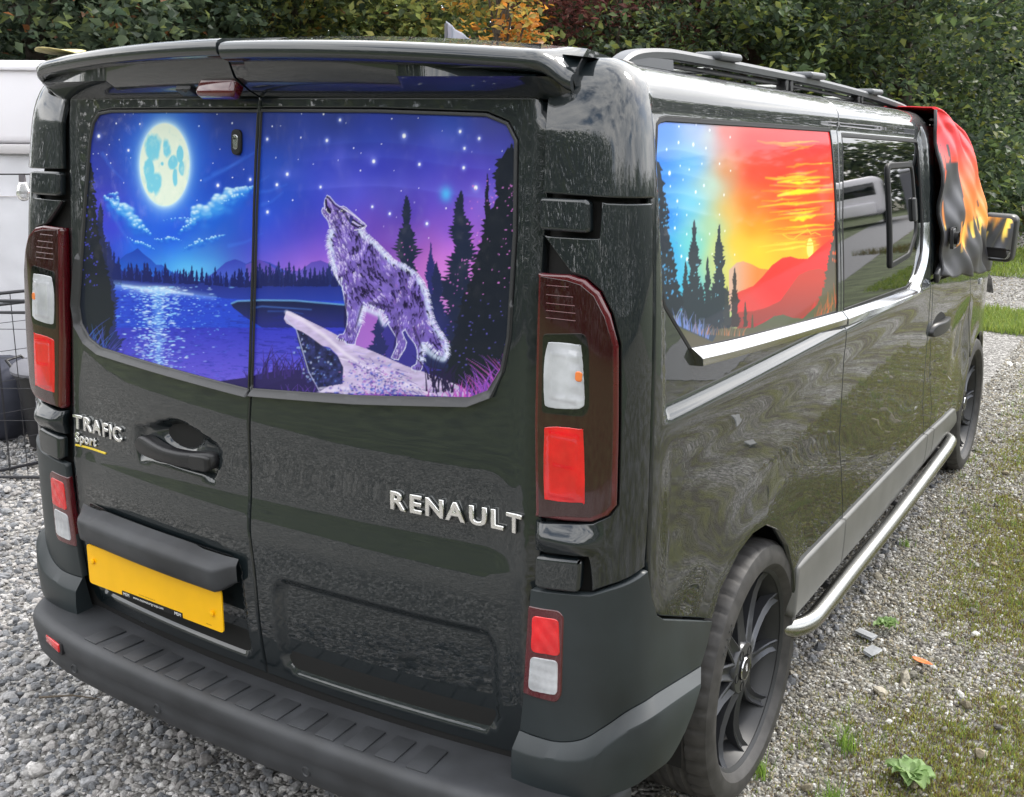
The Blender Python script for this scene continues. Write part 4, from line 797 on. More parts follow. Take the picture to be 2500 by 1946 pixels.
    RW=[(rs(ST_,.712,1.251),.000),(rs(ST_,.712,1.251),.008),(rs(SL_,.712,1.195)-np.array((0,.004)),.032),(rs(SL_,.712,1.19)-np.array((0,.010)),.0345),(None,0),(rs(SB_,.712,1.118),.034),(rs(SB_,.712,1.116)-np.array((0,.004)),.026),(rs(SB_,.712,1.11)-np.array((0,.004)),-.02)]
    RW[4]=((RW[3][0]+RW[5][0])/2,.0365);s_=-1 if mi else 1
    V_=np.stack([surf(q[:,0]*s_,q[:,1],lambda t,v,h=h:zero(t,v)+h) for q,h in RW],1);bm=bmesh.new();vs=[[bm.verts.new(tuple(p)) for p in r] for r in V_]
    for i in range(nS-1):
        for j in range(len(RW)-1): bm.faces.new((vs[i][j],vs[i][j+1],vs[i+1][j+1],vs[i+1][j]) if not mi else (vs[i][j],vs[i+1][j],vs[i+1][j+1],vs[i][j+1]))
    for r in (vs[0],vs[-1]): bm.faces.new(r)
    bmesh.ops.recalc_face_normals(bm,faces=bm.faces);link('bumper_valance',bm_mesh(bm,smooth=24),M['satin'],corner)
    ll=patch('lower_lamp',fillet([(.734,.798),(.802,.804),(.813,.793),(.810,.620),(.799,.602),(.722,.600)],[.006,.008,.008,.008,.008,.006]),M['redlens'],van,ef=lambda t,v:bump_e(t,v)+.003,res=.014,gap=0,rim=.003,depth=.02,mirror=mi)
    patch('reflector',fillet([(.746,.782),(.803,.787),(.807,.708),(.743,.702)],.011),M['brightred'],ll,ef=lambda t,v:bump_e(t,v)+.0055+.0008*np.sin(t*180)*np.sin(v*150),res=.007,gap=0,rim=.002,depth=.008,mirror=mi)
    patch('reversing_lens',fillet([(.742,.691),(.803,.697),(.802,.620),(.737,.615)],.012),M['clear'],ll,ef=lambda t,v:bump_e(t,v)+.0055+.0005*np.sin(t*420)+.0003*np.sin(v*300),res=.006,gap=0,rim=.002,depth=.008,mirror=mi)
# ---- flanks
ARCH=[(1.949,.423),(1.913,.536),(1.842,.639),(1.752,.717),(1.654,.763),(1.552,.773),(1.46,.757),(1.349,.703),(1.309,.650)]
AX_R,AX_F=.955,4.145                                   # wheel centres along the van
FARC=[(4.87+.385*math.cos(a),.345+.385*math.sin(a)) for a in np.linspace(math.radians(166),math.radians(12),18)]
QW=[(1.101,1.754),(1.119,1.762),(1.152,1.766),(1.594,1.768),(2.296,1.771),(2.292,1.60),(2.282,1.40),(2.280,1.236),(1.848,1.256),(1.228,1.296),(1.204,1.299),(1.082,1.406),(1.060,1.49),(1.061,1.588),(1.077,1.694)]
SW=[(2.414,1.758),(3.431,1.755),(3.446,1.702),(3.445,1.431),(3.425,1.318),(3.309,1.219),(3.192,1.206),(2.350,1.231),(2.351,1.493)]
def side_e(t,v):
    sh=np.shape(t);a=np.abs(np.atleast_1d(np.asarray(t,float)).ravel());v=np.broadcast_to(np.atleast_1d(np.asarray(v,float)).ravel(),a.shape)
    lo=.82-.17*sst(a,1.7,3.0)
    e=-.0055*sst(a,1.015,1.085)*(1-sst(a,3.2,3.75))*sst(v,lo-.05,lo+.10)*(1-sst(v,1.06,1.165))      # pressed panel under the windows
    e=e-.010*sst(v,.40,.44)*0
    e=e+.007*np.exp(-(pdist(ARCH,a,v,False)/.075)**2)+.009*np.exp(-(pdist(FARC,a,v,False)/.07)**2)      # wheel arch lips
    e=e-.017*sst(v,1.17,1.20)*(1-sst(v,1.768,1.832))*sst(a,1.03,1.075)*(1-sst(a,3.5,3.53))               # the glass band is set in
    e=e-.020*sst(a,4.05,4.45)*sst(v,.55,.75)*(1-sst(v,.80,1.02))*(1-sst(a,4.45,4.6))
    return e.reshape(sh)
gapR=[(2.400,1.917),(2.390,1.826),(2.365,1.766),(2.316,1.495),(2.318,1.238),(2.328,.983),(2.338,.796),(2.396,.623),(2.420,.568),(2.413,.443),(2.385,.405)]
gapF=[(3.70,1.917),(3.62,1.826),(3.549,1.703),(3.520,1.483),(3.530,1.19),(3.548,.92),(3.564,.649),(3.629,.532),(3.656,.423),(3.664,.405)]
gapD=[(3.571,1.184),(3.600,.995),(3.659,.752),(3.765,.578),(3.763,.477),(3.79,.405)]
gapW=[(4.405,1.150),(4.505,.969),(4.590,.74)]
for sd in (1,-1):
    mi=sd<0
    qp=patch('rear_side_panel',[(1.003,.82),(.995,.893),(.994,1.0),(.996,1.19),(1.007,1.46),(1.017,1.61),(1.026,1.72),(1.035,1.81),(1.067,1.87),(1.105,1.917)]+gapR+[(1.955,.405)]+ARCH+[(1.05,.762),(1.026,.778)],M['paint'],van,holes=[grow(QW,.005)],ef=side_e,res=.013 if not mi else .04,mirror=mi)
    if not mi:
        A=np.array(QW);hx,hy=.0029,.0021;x=np.arange(A[:,0].min(),A[:,0].max()+hx,hx);y=np.arange(A[:,1].min(),A[:,1].max()+hy,hy)
        T,Vv=np.meshgrid(x,y);ins=inside(grow(QW,.0045),T.ravel(),Vv.ravel());idx=-np.ones(T.size,int);idx[ins]=np.arange(ins.sum())
        q=np.arange(T.size).reshape(T.shape);Q=np.stack([q[:-1,:-1],q[:-1,1:],q[1:,1:],q[1:,:-1]],-1).reshape(-1,4);Q=Q[ins[Q].all(1)]
        p3=surf(T.ravel()[ins],Vv.ravel()[ins],lambda t,v:side_e(t,v)-.003);me=mesh_np('pane',p3,idx[Q],None)
        g=np.concatenate([p3,np.ones((len(p3),1))],1)@PRINT.T;cv=paint_side();set_col(me,srgb(np.clip(cv.sample(g[:,0]/g[:,2],g[:,1]/g[:,2]),0,1))*.88);link('side_window',me,M['print'],qp)
    else: patch('side_window',QW,M['glass'],qp,ef=lambda t,v:side_e(t,v)-.003,res=.05,gap=-.004,mirror=True)
    patch('window_seal',grow(QW,.009),M['rubber'],qp,holes=[grow(QW,-.003)],ef=lambda t,v:side_e(t,v)+.0005,res=.02,gap=0,rim=.002,depth=.008,mirror=mi)
    sdr=patch('sliding_door',gapR[::-1]+gapF,M['paint'],van,holes=[grow(SW,.006)],ef=side_e,res=.015 if not mi else .04,mirror=mi)
    patch('side_window',fillet(SW,.03),M['glass'],sdr,ef=lambda t,v:side_e(t,v)-.003,res=.05,gap=-.004,mirror=mi)
    patch('window_seal',grow(SW,.009),M['rubber'],sdr,holes=[grow(SW,-.004)],ef=lambda t,v:side_e(t,v)+.0005,res=.02,gap=0,rim=.002,depth=.008,mirror=mi)
    VF=fillet([(2.918,1.303),(2.925,1.675),(3.310,1.680),(3.345,1.41),(3.215,1.320),(3.160,1.316)],[.02,.05,.05,.05,.05,.02])
    vf=patch('vent_frame',VF,M['rubber'],sdr,holes=[grow(VF,-.022)],ef=lambda t,v:side_e(t,v)+.006,res=.02,gap=0,rim=.004,depth=.010,mirror=mi)
    patch('vent_glass',grow(VF,-.024),M['glass'],sdr,ef=lambda t,v:side_e(t,v)+.001,res=.05,gap=0,rim=.001,depth=.004,mirror=mi)
    patch('vent_catch',fillet([(3.27,1.455),(3.305,1.455),(3.30,1.545),(3.265,1.545)],.008),M['trim'],sdr,ef=lambda t,v:side_e(t,v)+.014,res=.02,gap=0,rim=.004,depth=.012,mirror=mi)
    BPROF=[(0,-.006),(.0,.004),(.05,.0065),(.50,.0205),(.56,.0215),(.62,.0210),(.97,.0165),(1.0,.013),(1.0,-.006)]
    TT=[(1.190,1.300),(1.502,1.279),(2.312,1.232)];TB=[(1.214,1.262),(1.251,1.254),(1.502,1.240),(2.314,1.191)]
    be=lambda t,v:side_e(t,v)+.012
    bev_=lambda TOP:(lambda t,v,TOP=TOP:side_e(t,v)+.011+.013*np.clip(pdist(TOP,np.abs(np.ravel(t)),np.ravel(v),False).reshape(np.shape(t))/.022,0,1))
    sweep('belt_moulding',spline([(1.196,1.301)]+TT[1:],10,False),spline([(1.228,1.258)]+TB[2:],10,False),M['chrome'],qp,side_e,BPROF,60,mi)
    T2=[(2.326,1.230),(3.117,1.198),(3.231,1.202),(3.346,1.249),(3.43,1.32),(3.455,1.44)];B2=[(2.326,1.188),(3.198,1.168),(3.331,1.184),(3.42,1.237),(3.476,1.32),(3.485,1.44)]
    sweep('belt_moulding',spline(T2,10,False),spline(B2,10,False),M['chrome'],sdr,side_e,BPROF,90,mi)
    patch('centre_pillar',gapF[4:]+gapD[::-1],M['paint'],van,ef=side_e,res=.024,mirror=mi)
    patch('door_frame',[(3.532,1.19),(3.522,1.483),(3.551,1.703),(3.622,1.826),(3.705,1.917),(3.86,1.900),(3.76,1.80),(3.66,1.70),(3.605,1.48),(3.600,1.19)],M['paint'],van,ef=lambda t,v:side_e(t,v)-.006,res=.024,mirror=mi)
    fd=patch('front_door',gapD+[(4.475,.405)]+[p for p in FARC[:9] if p[0]<4.60 and p[1]>.42]+[(4.600,.700)]+gapW[::-1],M['paint'],van,ef=side_e,res=.026,mirror=mi)
    patch('front_window',[(3.606,1.19),(4.405,1.156),(4.33,1.30),(4.18,1.47),(3.95,1.63),(3.76,1.735),(3.69,1.73),(3.64,1.62),(3.610,1.4)],M['glass'],fd,ef=lambda t,v:side_e(t,v)-.004,res=.06,mirror=mi)
    patch('handle_cup',spline([(3.60,.955),(3.66,1.005),(3.77,1.02),(3.87,.99),(3.90,.945),(3.78,.925),(3.66,.93)],5),M['inner'],fd,ef=lambda t,v:side_e(t,v)+.0015,gap=0,rim=.001,depth=.003,res=.03,mirror=mi)
    patch('door_handle',spline([(3.585,.965),(3.65,.985),(3.80,.978),(3.925,.975),(3.93,.945),(3.80,.930),(3.65,.930),(3.59,.94)],5),M['plastic'],fd,ef=lambda t,v:side_e(t,v)+.016+.016*np.clip(1-((np.abs(t)-3.76)/.17)**2,0,1),gap=0,rim=.006,depth=.03,res=.016,mirror=mi)
    wing=patch('front_wing',[(4.405,1.150),(4.505,.969),(4.592,.735)]+FARC[9-5:]+[(5.40,.42),(5.66,.42),(5.66,.98),(5.2,1.04),(4.75,1.10)],M['paint'],van,ef=side_e,res=.026,mirror=mi)
    patch('side_repeater',fillet([(4.735,1.022),(4.80,1.022),(4.80,1.056),(4.735,1.056)],.015),M['clear'],wing,ef=lambda t,v:side_e(t,v)+.008,gap=0,rim=.003,depth=.01,res=.015,mirror=mi)
    se=lambda t,v:zero(t,v)+.014-.03*np.clip((.40-v)/.1,0,1)**2
    top=lambda t:float(np.interp(t,[1.9,2.388,3.6,4.13],[.541,.528,.495,.462]));low=lambda t:float(np.interp(t,[1.9,2.382,3.18,4.16],[.392,.380,.345,.335]))
    for a,b in ((1.938,2.412),(2.418,3.655),(3.662,3.790),(3.796,4.42)):
        ts=np.linspace(a,b,max(2,int((b-a)/.1)));strip('sill_moulding',[(t,low(t)) for t in ts],[(t,top(t)-(.10*max(0,(t-4.25)/.17)**2 if t>4.25 else 0)) for t in ts],M['sill'],van,se,rim=.005,depth=.03,res=.03,mirror=mi)
    tb=tube_bm([Vector(p)*1 if not mi else Vector((-p[0],p[1],p[2])) for p in spline([(.80,1.235,.362),(.90,1.242,.345),(.950,1.262,.337),(.980,1.325,.336),(.987,1.43,.336),(.988,1.73,.335),(.988,2.38,.324),(.987,3.10,.325),(.985,3.38,.330),(.965,3.48,.334),(.85,3.53,.35)],8,False)],.0275,18)
    link('side_step',bm_mesh(tb,smooth=50),M['tubem'],van)
    for y in (1.62,2.5,3.3):
        link('step_bracket',bm_mesh(tube_bm([(sd*.97,y,.325),(sd*.75,y,.36)],.014,8)),M['plastic'],van)
# ---- black shell added inside the skin so panel gaps look dark; floor, wheel housings
def shell(name,t0,t1,v0,v1,e,n,m2,mirror):
    t,v=np.meshgrid(np.linspace(t0,t1,n),np.linspace(v0,v1,m2));s=-1 if mirror else 1;P=surf((t*s).ravel(),v.ravel(),lambda a,b:np.full(np.shape(a),e));q=np.arange(t.size).reshape(t.shape)
    F=np.stack([q[:-1,:-1],q[:-1,1:],q[1:,1:],q[1:,:-1]],-1).reshape(-1,4);return mesh_np(name,P,F[:,::-1] if mirror else F)
bmq=bmesh.new()
for mi in (False,True):
    for a in ((0,3.6,.82,1.90,-.034,140,30),(3.6,5.6,.82,1.10,-.034,50,8),(0,1.02,.40,.82,-.030,60,12),(1.02,1.27,.45,.82,-.05,12,12),(1.97,4.46,.36,.82,-.034,60,12)):
        m_=shell('s',*a,mi);bmq.from_mesh(m_);bpy.data.meshes.remove(m_)
link('inner_shell',bm_mesh(bmq),M['inner'],van)
fl=box_bm(1.50,1.0,.10,.01,1,(0,2.45,.36));box_bm(1.1,3.9,.12,.01,1,(0,2.5,.40),fl);link('underbody',bm_mesh(fl),M['inner'],van)
for sd in (1,-1):
    for y,r,a0,a1 in ((AX_R,.425,-10,190),(AX_F,.415,-10,190)):
        h=lathe_bm([(sd*.60,r),(sd*.925,r)],24,'X',a0=math.radians(a0),a1=math.radians(a1));b2=lathe_bm([(sd*.60,.02),(sd*.60,r)],24,'X',a0=math.radians(a0),a1=math.radians(a1),bm=h);bmesh.ops.translate(b2,vec=(0,y,.36),verts=b2.verts)
        link('wheel_housing',bm_mesh(b2),M['inner'],van)
# ---- roof skin, windscreen, bonnet, nose
def gridmesh(xs,ys,fz):
    X,Y=np.meshgrid(xs,ys);P=np.stack([X.ravel(),Y.ravel(),fz(X,Y).ravel()],1);q=np.arange(X.size).reshape(X.shape);return mesh_np('g',P,np.stack([q[:-1,:-1],q[:-1,1:],q[1:,1:],q[1:,:-1]],-1).reshape(-1,4))
rz=lambda X,Y:1.8695-.027*np.maximum(Y-.3,0)+.045*(1-(X/.79)**2)-.05*sst(Y,2.6,3.2)
link('roof',gridmesh(np.linspace(-.79,.79,41),np.linspace(.26,3.02,50),rz),M['paint'],van)
def ws(X,Y): return np.interp(Y,[2.98,3.25,3.6,3.85,4.0,4.14],[1.79,1.735,1.615,1.44,1.25,1.09])+.02*(1-(X/.85)**2)
link('windscreen',gridmesh(np.linspace(-.87,.87,21),np.linspace(2.98,4.14,24),ws),M['glass'],van)
link('bonnet',gridmesh(np.linspace(-.90,.90,21),np.linspace(4.14,4.93,14),lambda X,Y:np.interp(Y,[4.14,4.5,4.8,4.93],[1.09,1.04,.97,.86])-.05*(X/.9)**4),M['paint'],van)
nb=bmesh.new();vs=[[nb.verts.new((x,4.95-.10*(x/.75)**2,z)) for x in np.linspace(-.76,.76,15)] for z in (.30,.5,.7,.88)]
for a,b in zip(vs[:-1],vs[1:]):
    for i in range(14): nb.faces.new((a[i],a[i+1],b[i+1],b[i]))
link('front_bumper',bm_mesh(nb,smooth=40),M['satin'],van)
# ---- roof spoiler, one piece on each door
def spoiler(x0,x1,dz):
    xs=np.linspace(x0,x1,60);V=[];n=0
    for x in xs:
        yl=.085+.165*x*x+.02*sst(abs(x),.70,.775);zt=1.905-.056*x*x-.012*sst(-x,.66,.775)+dz;yd=.1315+.0965*x*x+.072*.95;zr=float(rz(np.array(x),np.array(.34)))+.004;zb=1.797-.006*abs(x);k=1-.55*sst(abs(x),.70,.775)
        q=sst(abs(x),.728,.772);yl=yl*(1-q)+.236*q;zt=zt*(1-q)+1.838*q;zr1=zr+.012;zr2=zr+.001;k=k*(1-.6*q)
        sec=[(yd+.002,zb),(yd-.030*k,zb+.013),(yd-.070*k,zb+.040),(yl+.030,zt-.038),(yl+.010,zt-.033),(yl+.002,zt-.027),(yl,zt-.018),(yl+.001,zt-.008),(yl+.007,zt-.001),(yl+.020,zt+.0035),(yl+.07*(1-.75*q),zt+.007),(.30,zr1),(.40,zr2)]
        sec[1]=(min(sec[1][0],yd-.004),sec[1][1]);n=len(sec);V+=[(x,a,b) for a,b in sec]
    F=[]
    for i in range(len(xs)-1):
        for j in range(n-1): F.append((i*n+j,(i+1)*n+j,(i+1)*n+j+1,i*n+j+1))
    bm=bmesh.new();vv=[bm.verts.new(p) for p in V]
    for f in F: bm.faces.new([vv[i] for i in f])
    bm.faces.new([vv[j] for j in range(n)]);bm.faces.new([vv[(len(xs)-1)*n+j] for j in range(n)][::-1]);bmesh.ops.recalc_face_normals(bm,faces=bm.faces);bmesh.ops.reverse_faces(bm,faces=bm.faces) if False else None
    return bm_mesh(bm,smooth=50)
spL=link('roof_spoiler',spoiler(-.772,.014,.006),M['paint'],van);spR=link('roof_spoiler',spoiler(.022,.772,0),M['paint'],van)
def tilt_box(sx,sy,sz,bev,c,ang,m,name,parent,seg=3):
    b=box_bm(sx,sy,sz,bev,seg,rot=Matrix.Rotation(math.radians(ang),4,'X'));o=link(name,bm_mesh(b,smooth=45),m,parent);o.location=c;return o
tilt_box(.116,.034,.086,.012,(-.048,.158,1.832),-30,M['redlens'],'high_brake_lamp',spL)
cm=tilt_box(.048,.030,.040,.004,(-.170,.172,1.822),-30,M['plastic'],'rear_camera',spL)
b=lathe_bm([(0,.0001),(.002,.007),(0,.0085),(-.004,.009)],16,'Z');bmesh.ops.rotate(b,cent=(0,0,0),matrix=Matrix.Rotation(math.radians(60),3,'X'),verts=b.verts);bmesh.ops.translate(b,vec=(-.165,.154,1.816),verts=b.verts);link('camera_lens',bm_mesh(b,smooth=40),M['glass'],spL)
# ---- rear bumper with its step
def bumper():
    P=spline([(-.93,.26),(-.915,.185),(-.86,.108),(-.78,.070),(-.60,.038),(-.30,.022),(0,.016),(.30,.022),(.60,.038),(.78,.070),(.86,.108),(.915,.185),(.93,.26)],10,False)
    P=np.array(P);d=np.gradient(P,axis=0);d/=np.linalg.norm(d,axis=1,keepdims=True);N_=np.stack([-d[:,1],d[:,0]],1)   # inward
    prof=[(.190,.412),(.10,.412),(.034,.414),(.022,.413),(.012,.409),(.004,.402),(0,.392),(.001,.372),(.004,.356),(.008,.350),(.007,.330),(.012,.300),(.022,.284),(.05,.276),(.14,.276)]
    V=[];n=len(prof)
    for p,q in zip(P,N_):
        s=1-.0*abs(p[0])
        for a,z in prof: V.append((p[0]+q[0]*a*s,p[1]+q[1]*a*s,z))
    F=[(i*n+j,i*n+j+1,(i+1)*n+j+1,(i+1)*n+j) for i in range(len(P)-1) for j in range(n-1)]
    me=mesh_np('b',np.array(V),np.array(F));me.set_sharp_from_angle(angle=math.radians(40));return me
bp_=link('rear_bumper',bumper(),M['bumper'],van)
ribs=None;lipy=lambda x:np.interp(abs(x),[0,.30,.60,.78],[.016,.022,.038,.070])
rb=[];x=-.565
while x<.575: rb+=[(x,x+.052)];x+=.0815
rm={}
for a,b in rb:
    c=(a+b)/2;y0=lipy(c)+.022;y1=.1315+.0965*c*c-.012;bm=box_bm(b-a,y1-y0,.005,.0018,2);o=link('step_rib',bm_mesh(bm,smooth=40),M['bumper'],bp_);o.location=(c,(y0+y1)/2,.4145);o.rotation_euler=(0,0,.08*c*2)
rf=box_bm(.085,.012,.022,.003,2);o=link('reflector',bm_mesh(rf,smooth=40),M['brightred'],bp_);o.location=(-.690,.0520,.372);o.rotation_euler=(0,0,math.radians(-14))
rfr=box_bm(.112,.010,.036,.008,2);o=link('reflector_recess',bm_mesh(rfr,smooth=40),M['plastic'],bp_);o.location=(-.692,.0560,.371);o.rotation_euler=(0,0,math.radians(-14))
o=link('reflector',rf_me:=bm_mesh(box_bm(.085,.012,.022,.003,2),smooth=40),M['brightred'],bp_);o.location=(.690,.052,.372);o.rotation_euler=(0,0,math.radians(14))
for px in (-.256,.236,-.60,.60):
    b=lathe_bm([(0,.0001),(0,.0095),(.0015,.0105),(.0015,.0125),(0,.0130)],20,'Z');bmesh.ops.rotate(b,cent=(0,0,0),matrix=Matrix.Rotation(math.radians(90),3,'X'),verts=b.verts)
    sn=link('parking_sensor',bm_mesh(b,smooth=40),M['bumper'],bp_);sn.location=(px,lipy(px)+.0068,.326)
    r_=lathe_bm([(.0012,.0098),(.0020,.0108),(.0012,.0118)],20,'Z');bmesh.ops.rotate(r_,cent=(0,0,0),matrix=Matrix.Rotation(math.radians(90),3,'X'),verts=r_.verts);rr=link('sensor_ring',bm_mesh(r_,smooth=40),M['trim'],bp_);rr.location=(px,lipy(px)+.0062,.326)
# ---- wheels
def wheel_parts():
    R=.345;w=.122;tp=[(-w*.80,.262),(-w,.285),(-w*1.02,.31),(-w*.94,.333),(-w*.80,.3435)]
    for k,a in enumerate((-.055,-.018,.018,.055)): tp+=[(a-.004-.006,.345),(a-.004,.337),(a+.004,.337),(a+.004+.006,.345)]
    tp+=[(w*.80,.3435),(w*.94,.333),(w*1.02,.31),(w,.285),(w*.86,.266),(w*.80,.262)]
    ty=lathe_bm(tp,264,'X');
    # cross cuts in the shoulder blocks
    me_t=bm_mesh(ty,'tyre',smooth=35)
    n=len(tp);co_=np.empty(len(me_t.vertices)*3,np.float32);me_t.vertices.foreach_get('co',co_);co_=co_.reshape(-1,3);k=np.arange(len(co_))//n;r=np.hypot(co_[:,1],co_[:,2])
    cut=(k%6==0)&(r>.3405)&(np.abs(co_[:,0])>.06);co_[cut,1:]*=((r[cut]-.005)/r[cut])[:,None];me_t.vertices.foreach_set('co',co_.ravel());me_t.update()
    rb_=lathe_bm([(-.095,.262),(-.095,.245),(-.03,.235),(.055,.240),(.080,.252),(.094,.258),(.100,.268),(.104,.272),(.104,.265),(.098,.258),(.0965,.2565)],96,'X');lathe_bm([(-.095,.245),(-.075,.10),(-.07,.02)],48,'X',bm=rb_);me_r=bm_mesh(rb_,'rim',smooth=35)
    # one spoke, along +Z, ridge on its front face
    sp=bmesh.new();st=[(.050,.030,.084,.040),(.085,.024,.080,.036),(.12,.0205,.074,.034),(.16,.0185,.071,.032),(.20,.0170,.072,.032),(.235,.0165,.080,.032),(.258,.0180,.094,.030),(.2645,.0180,.097,.028)];rings=[]
    for rr,hw,x,th in st:
        tw=.018*math.sin((rr-.05)/.21*math.pi*.9)
        rings.append([sp.verts.new(q) for q in ((x-th,-hw*.8+tw,rr),(x-.003,-hw+tw,rr),(x,-hw*.80+tw,rr),(x-.009,-hw*.22+tw,rr),(x-.009,hw*.22+tw,rr),(x,hw*.80+tw,rr),(x-.003,hw+tw,rr),(x-th,hw*.8+tw,rr))])
    for a,b in zip(rings[:-1],rings[1:]):
        for i in range(8): sp.faces.new((a[i],b[i],b[(i+1)%8],a[(i+1)%8]))
    sp.faces.new(rings[0]);sp.faces.new(rings[-1][::-1]);bmesh.ops.recalc_face_normals(sp,faces=sp.faces);bmesh.ops.bevel(sp,geom=[e for e in sp.edges],offset=.0012,segments=1,affect='EDGES') if False else None
    me_s=bm_mesh(sp,'spoke',smooth=30)
    hb_=lathe_bm([(.045,.070),(.074,.072),(.084,.066),(.0855,.058),(.0855,.036),(.080,.034)],40,'X');lathe_bm([(.080,.034),(.080,.0001)],40,'X',bm=hb_);me_h=bm_mesh(hb_,'hub',smooth=35)
    cp=lathe_bm([(.078,.0325),(.089,.032),(.0915,.029),(.0925,.0001)],32,'X');me_c=bm_mesh(cp,'cap',smooth=35)
    rg=lathe_bm([(.0895,.0320),(.0925,.0305),(.0918,.0285)],32,'X');me_g=bm_mesh(rg,'ring',smooth=35)
    nt_=lathe_bm([(.060,.0135),(.0862,.0135),(.0862,.0105),(.066,.010),(.066,.0001)],18,'X');me_n=bm_mesh(nt_,'nut',smooth=35)
    return me_t,me_r,me_s,me_h,me_c,me_g,me_n
me_t,me_r,me_s,me_h,me_c,me_g,me_n=wheel_parts()
def make_wheel(x,y,sd,spin):
    w=empty('wheel',(x,y,.345));w.parent=van;w.rotation_euler=(spin,0,0 if sd>0 else math.pi)
    link('tyre',me_t,M['tyre'],w);link('rim',me_r,M['barrel'],w);link('hub',me_h,M['rim'],w)
    for k in range(10): o=link('spoke',me_s,M['rim'],w);o.rotation_euler=(2*math.pi*k/10+math.radians(9),0,0)
    link('centre_cap',me_c,M['plastic'],w);link('cap_ring',me_g,M['chrome'],w)
    for k in range(5): o=link('nut_well',me_n,M['inner'],w);a=2*math.pi*k/5+math.radians(27);o.location=(.0005,-.050*math.sin(a),.050*math.cos(a))
    return w
for (x,y,sd,sp_) in ((.833,AX_R,1,0),(.833,AX_F,1,.17),(-.833,AX_R,-1,.3),(-.833,AX_F,-1,.1)):
    w=make_wheel(x,y,sd,sp_)
    if (x,y)==(.833,AX_R):
        bm=bmesh.new();X=0
        for ch in 'TEV':
            me,V=glyph(ch,.02,0);P=np.stack([np.full(len(V),.0926)+(V[:,2]+.02)*.012,X+V[:,0]*.014-.014,V[:,1]*.014-.004],1);me.vertices.foreach_set('co',P.astype(np.float32).ravel());bm.from_mesh(me);bpy.data.meshes.remove(me);X+=(V[:,0].max()+.05)*.014
        bmesh.ops.rotate(bm,cent=(0,0,0),matrix=Matrix.Rotation(math.radians(-75),3,'X'),verts=bm.verts);link('cap_lettering',bm_mesh(bm),M['white'],w)
        bm=bmesh.new();ang=math.radians(-58)
        for ch in 'MAX':
            me,V=glyph(ch,.02,0);s=.034;a=ang+V[:,0]*s/.305;r=.291+V[:,1]*s;P=np.stack([.1236+(V[:,2]+.02)*.02+.0*r,r*np.sin(a),r*np.cos(a)],1);me.vertices.foreach_set('co',P.astype(np.float32).ravel());bm.from_mesh(me);bpy.data.meshes.remove(me);ang+=(V[:,0].max()+.12)*s/.305
        link('sidewall_lettering',bm_mesh(bm),M['bumper'],w)
# ---- door mirror
def mirror_part(sd):
    mo=empty('door_mirror',(0,0,0));mo.parent=van
    c=Vector((sd*1.026,3.905,1.224))
    h=box_bm(.165,.11,.225,.032,5);o=link('housing',bm_mesh(h,smooth=50),M['plastic'],mo);o.location=c+Vector((0,.055,0));o.rotation_euler=(0,math.radians(sd*1.5),math.radians(sd*-4))
    g=plate_bm(.140,.196,.004,.030)
    o=link('mirror_glass',bm_mesh(g,smooth=30),M['mirror'],mo);o.location=c+Vector((0,-.0005,.0));o.rotation_euler=(math.radians(3),math.radians(sd*1.5),math.radians(sd*-4))
    b=box_bm(.137,.002,.003,0,1);o=link('glass_divider',bm_mesh(b),M['rubber'],mo);o.location=c+Vector((0,-.004,-.052));o.rotation_euler=(0,math.radians(sd*1.5),math.radians(sd*-9))
    link('mirror_arm',bm_mesh(tube_bm([(sd*.90,4.02,1.19),(sd*.96,3.97,1.19),(sd*1.0,3.96,1.20)],[.05,.045,.04],10),smooth=50),M['plastic'],mo)
for sd in (1,-1): mirror_part(sd)
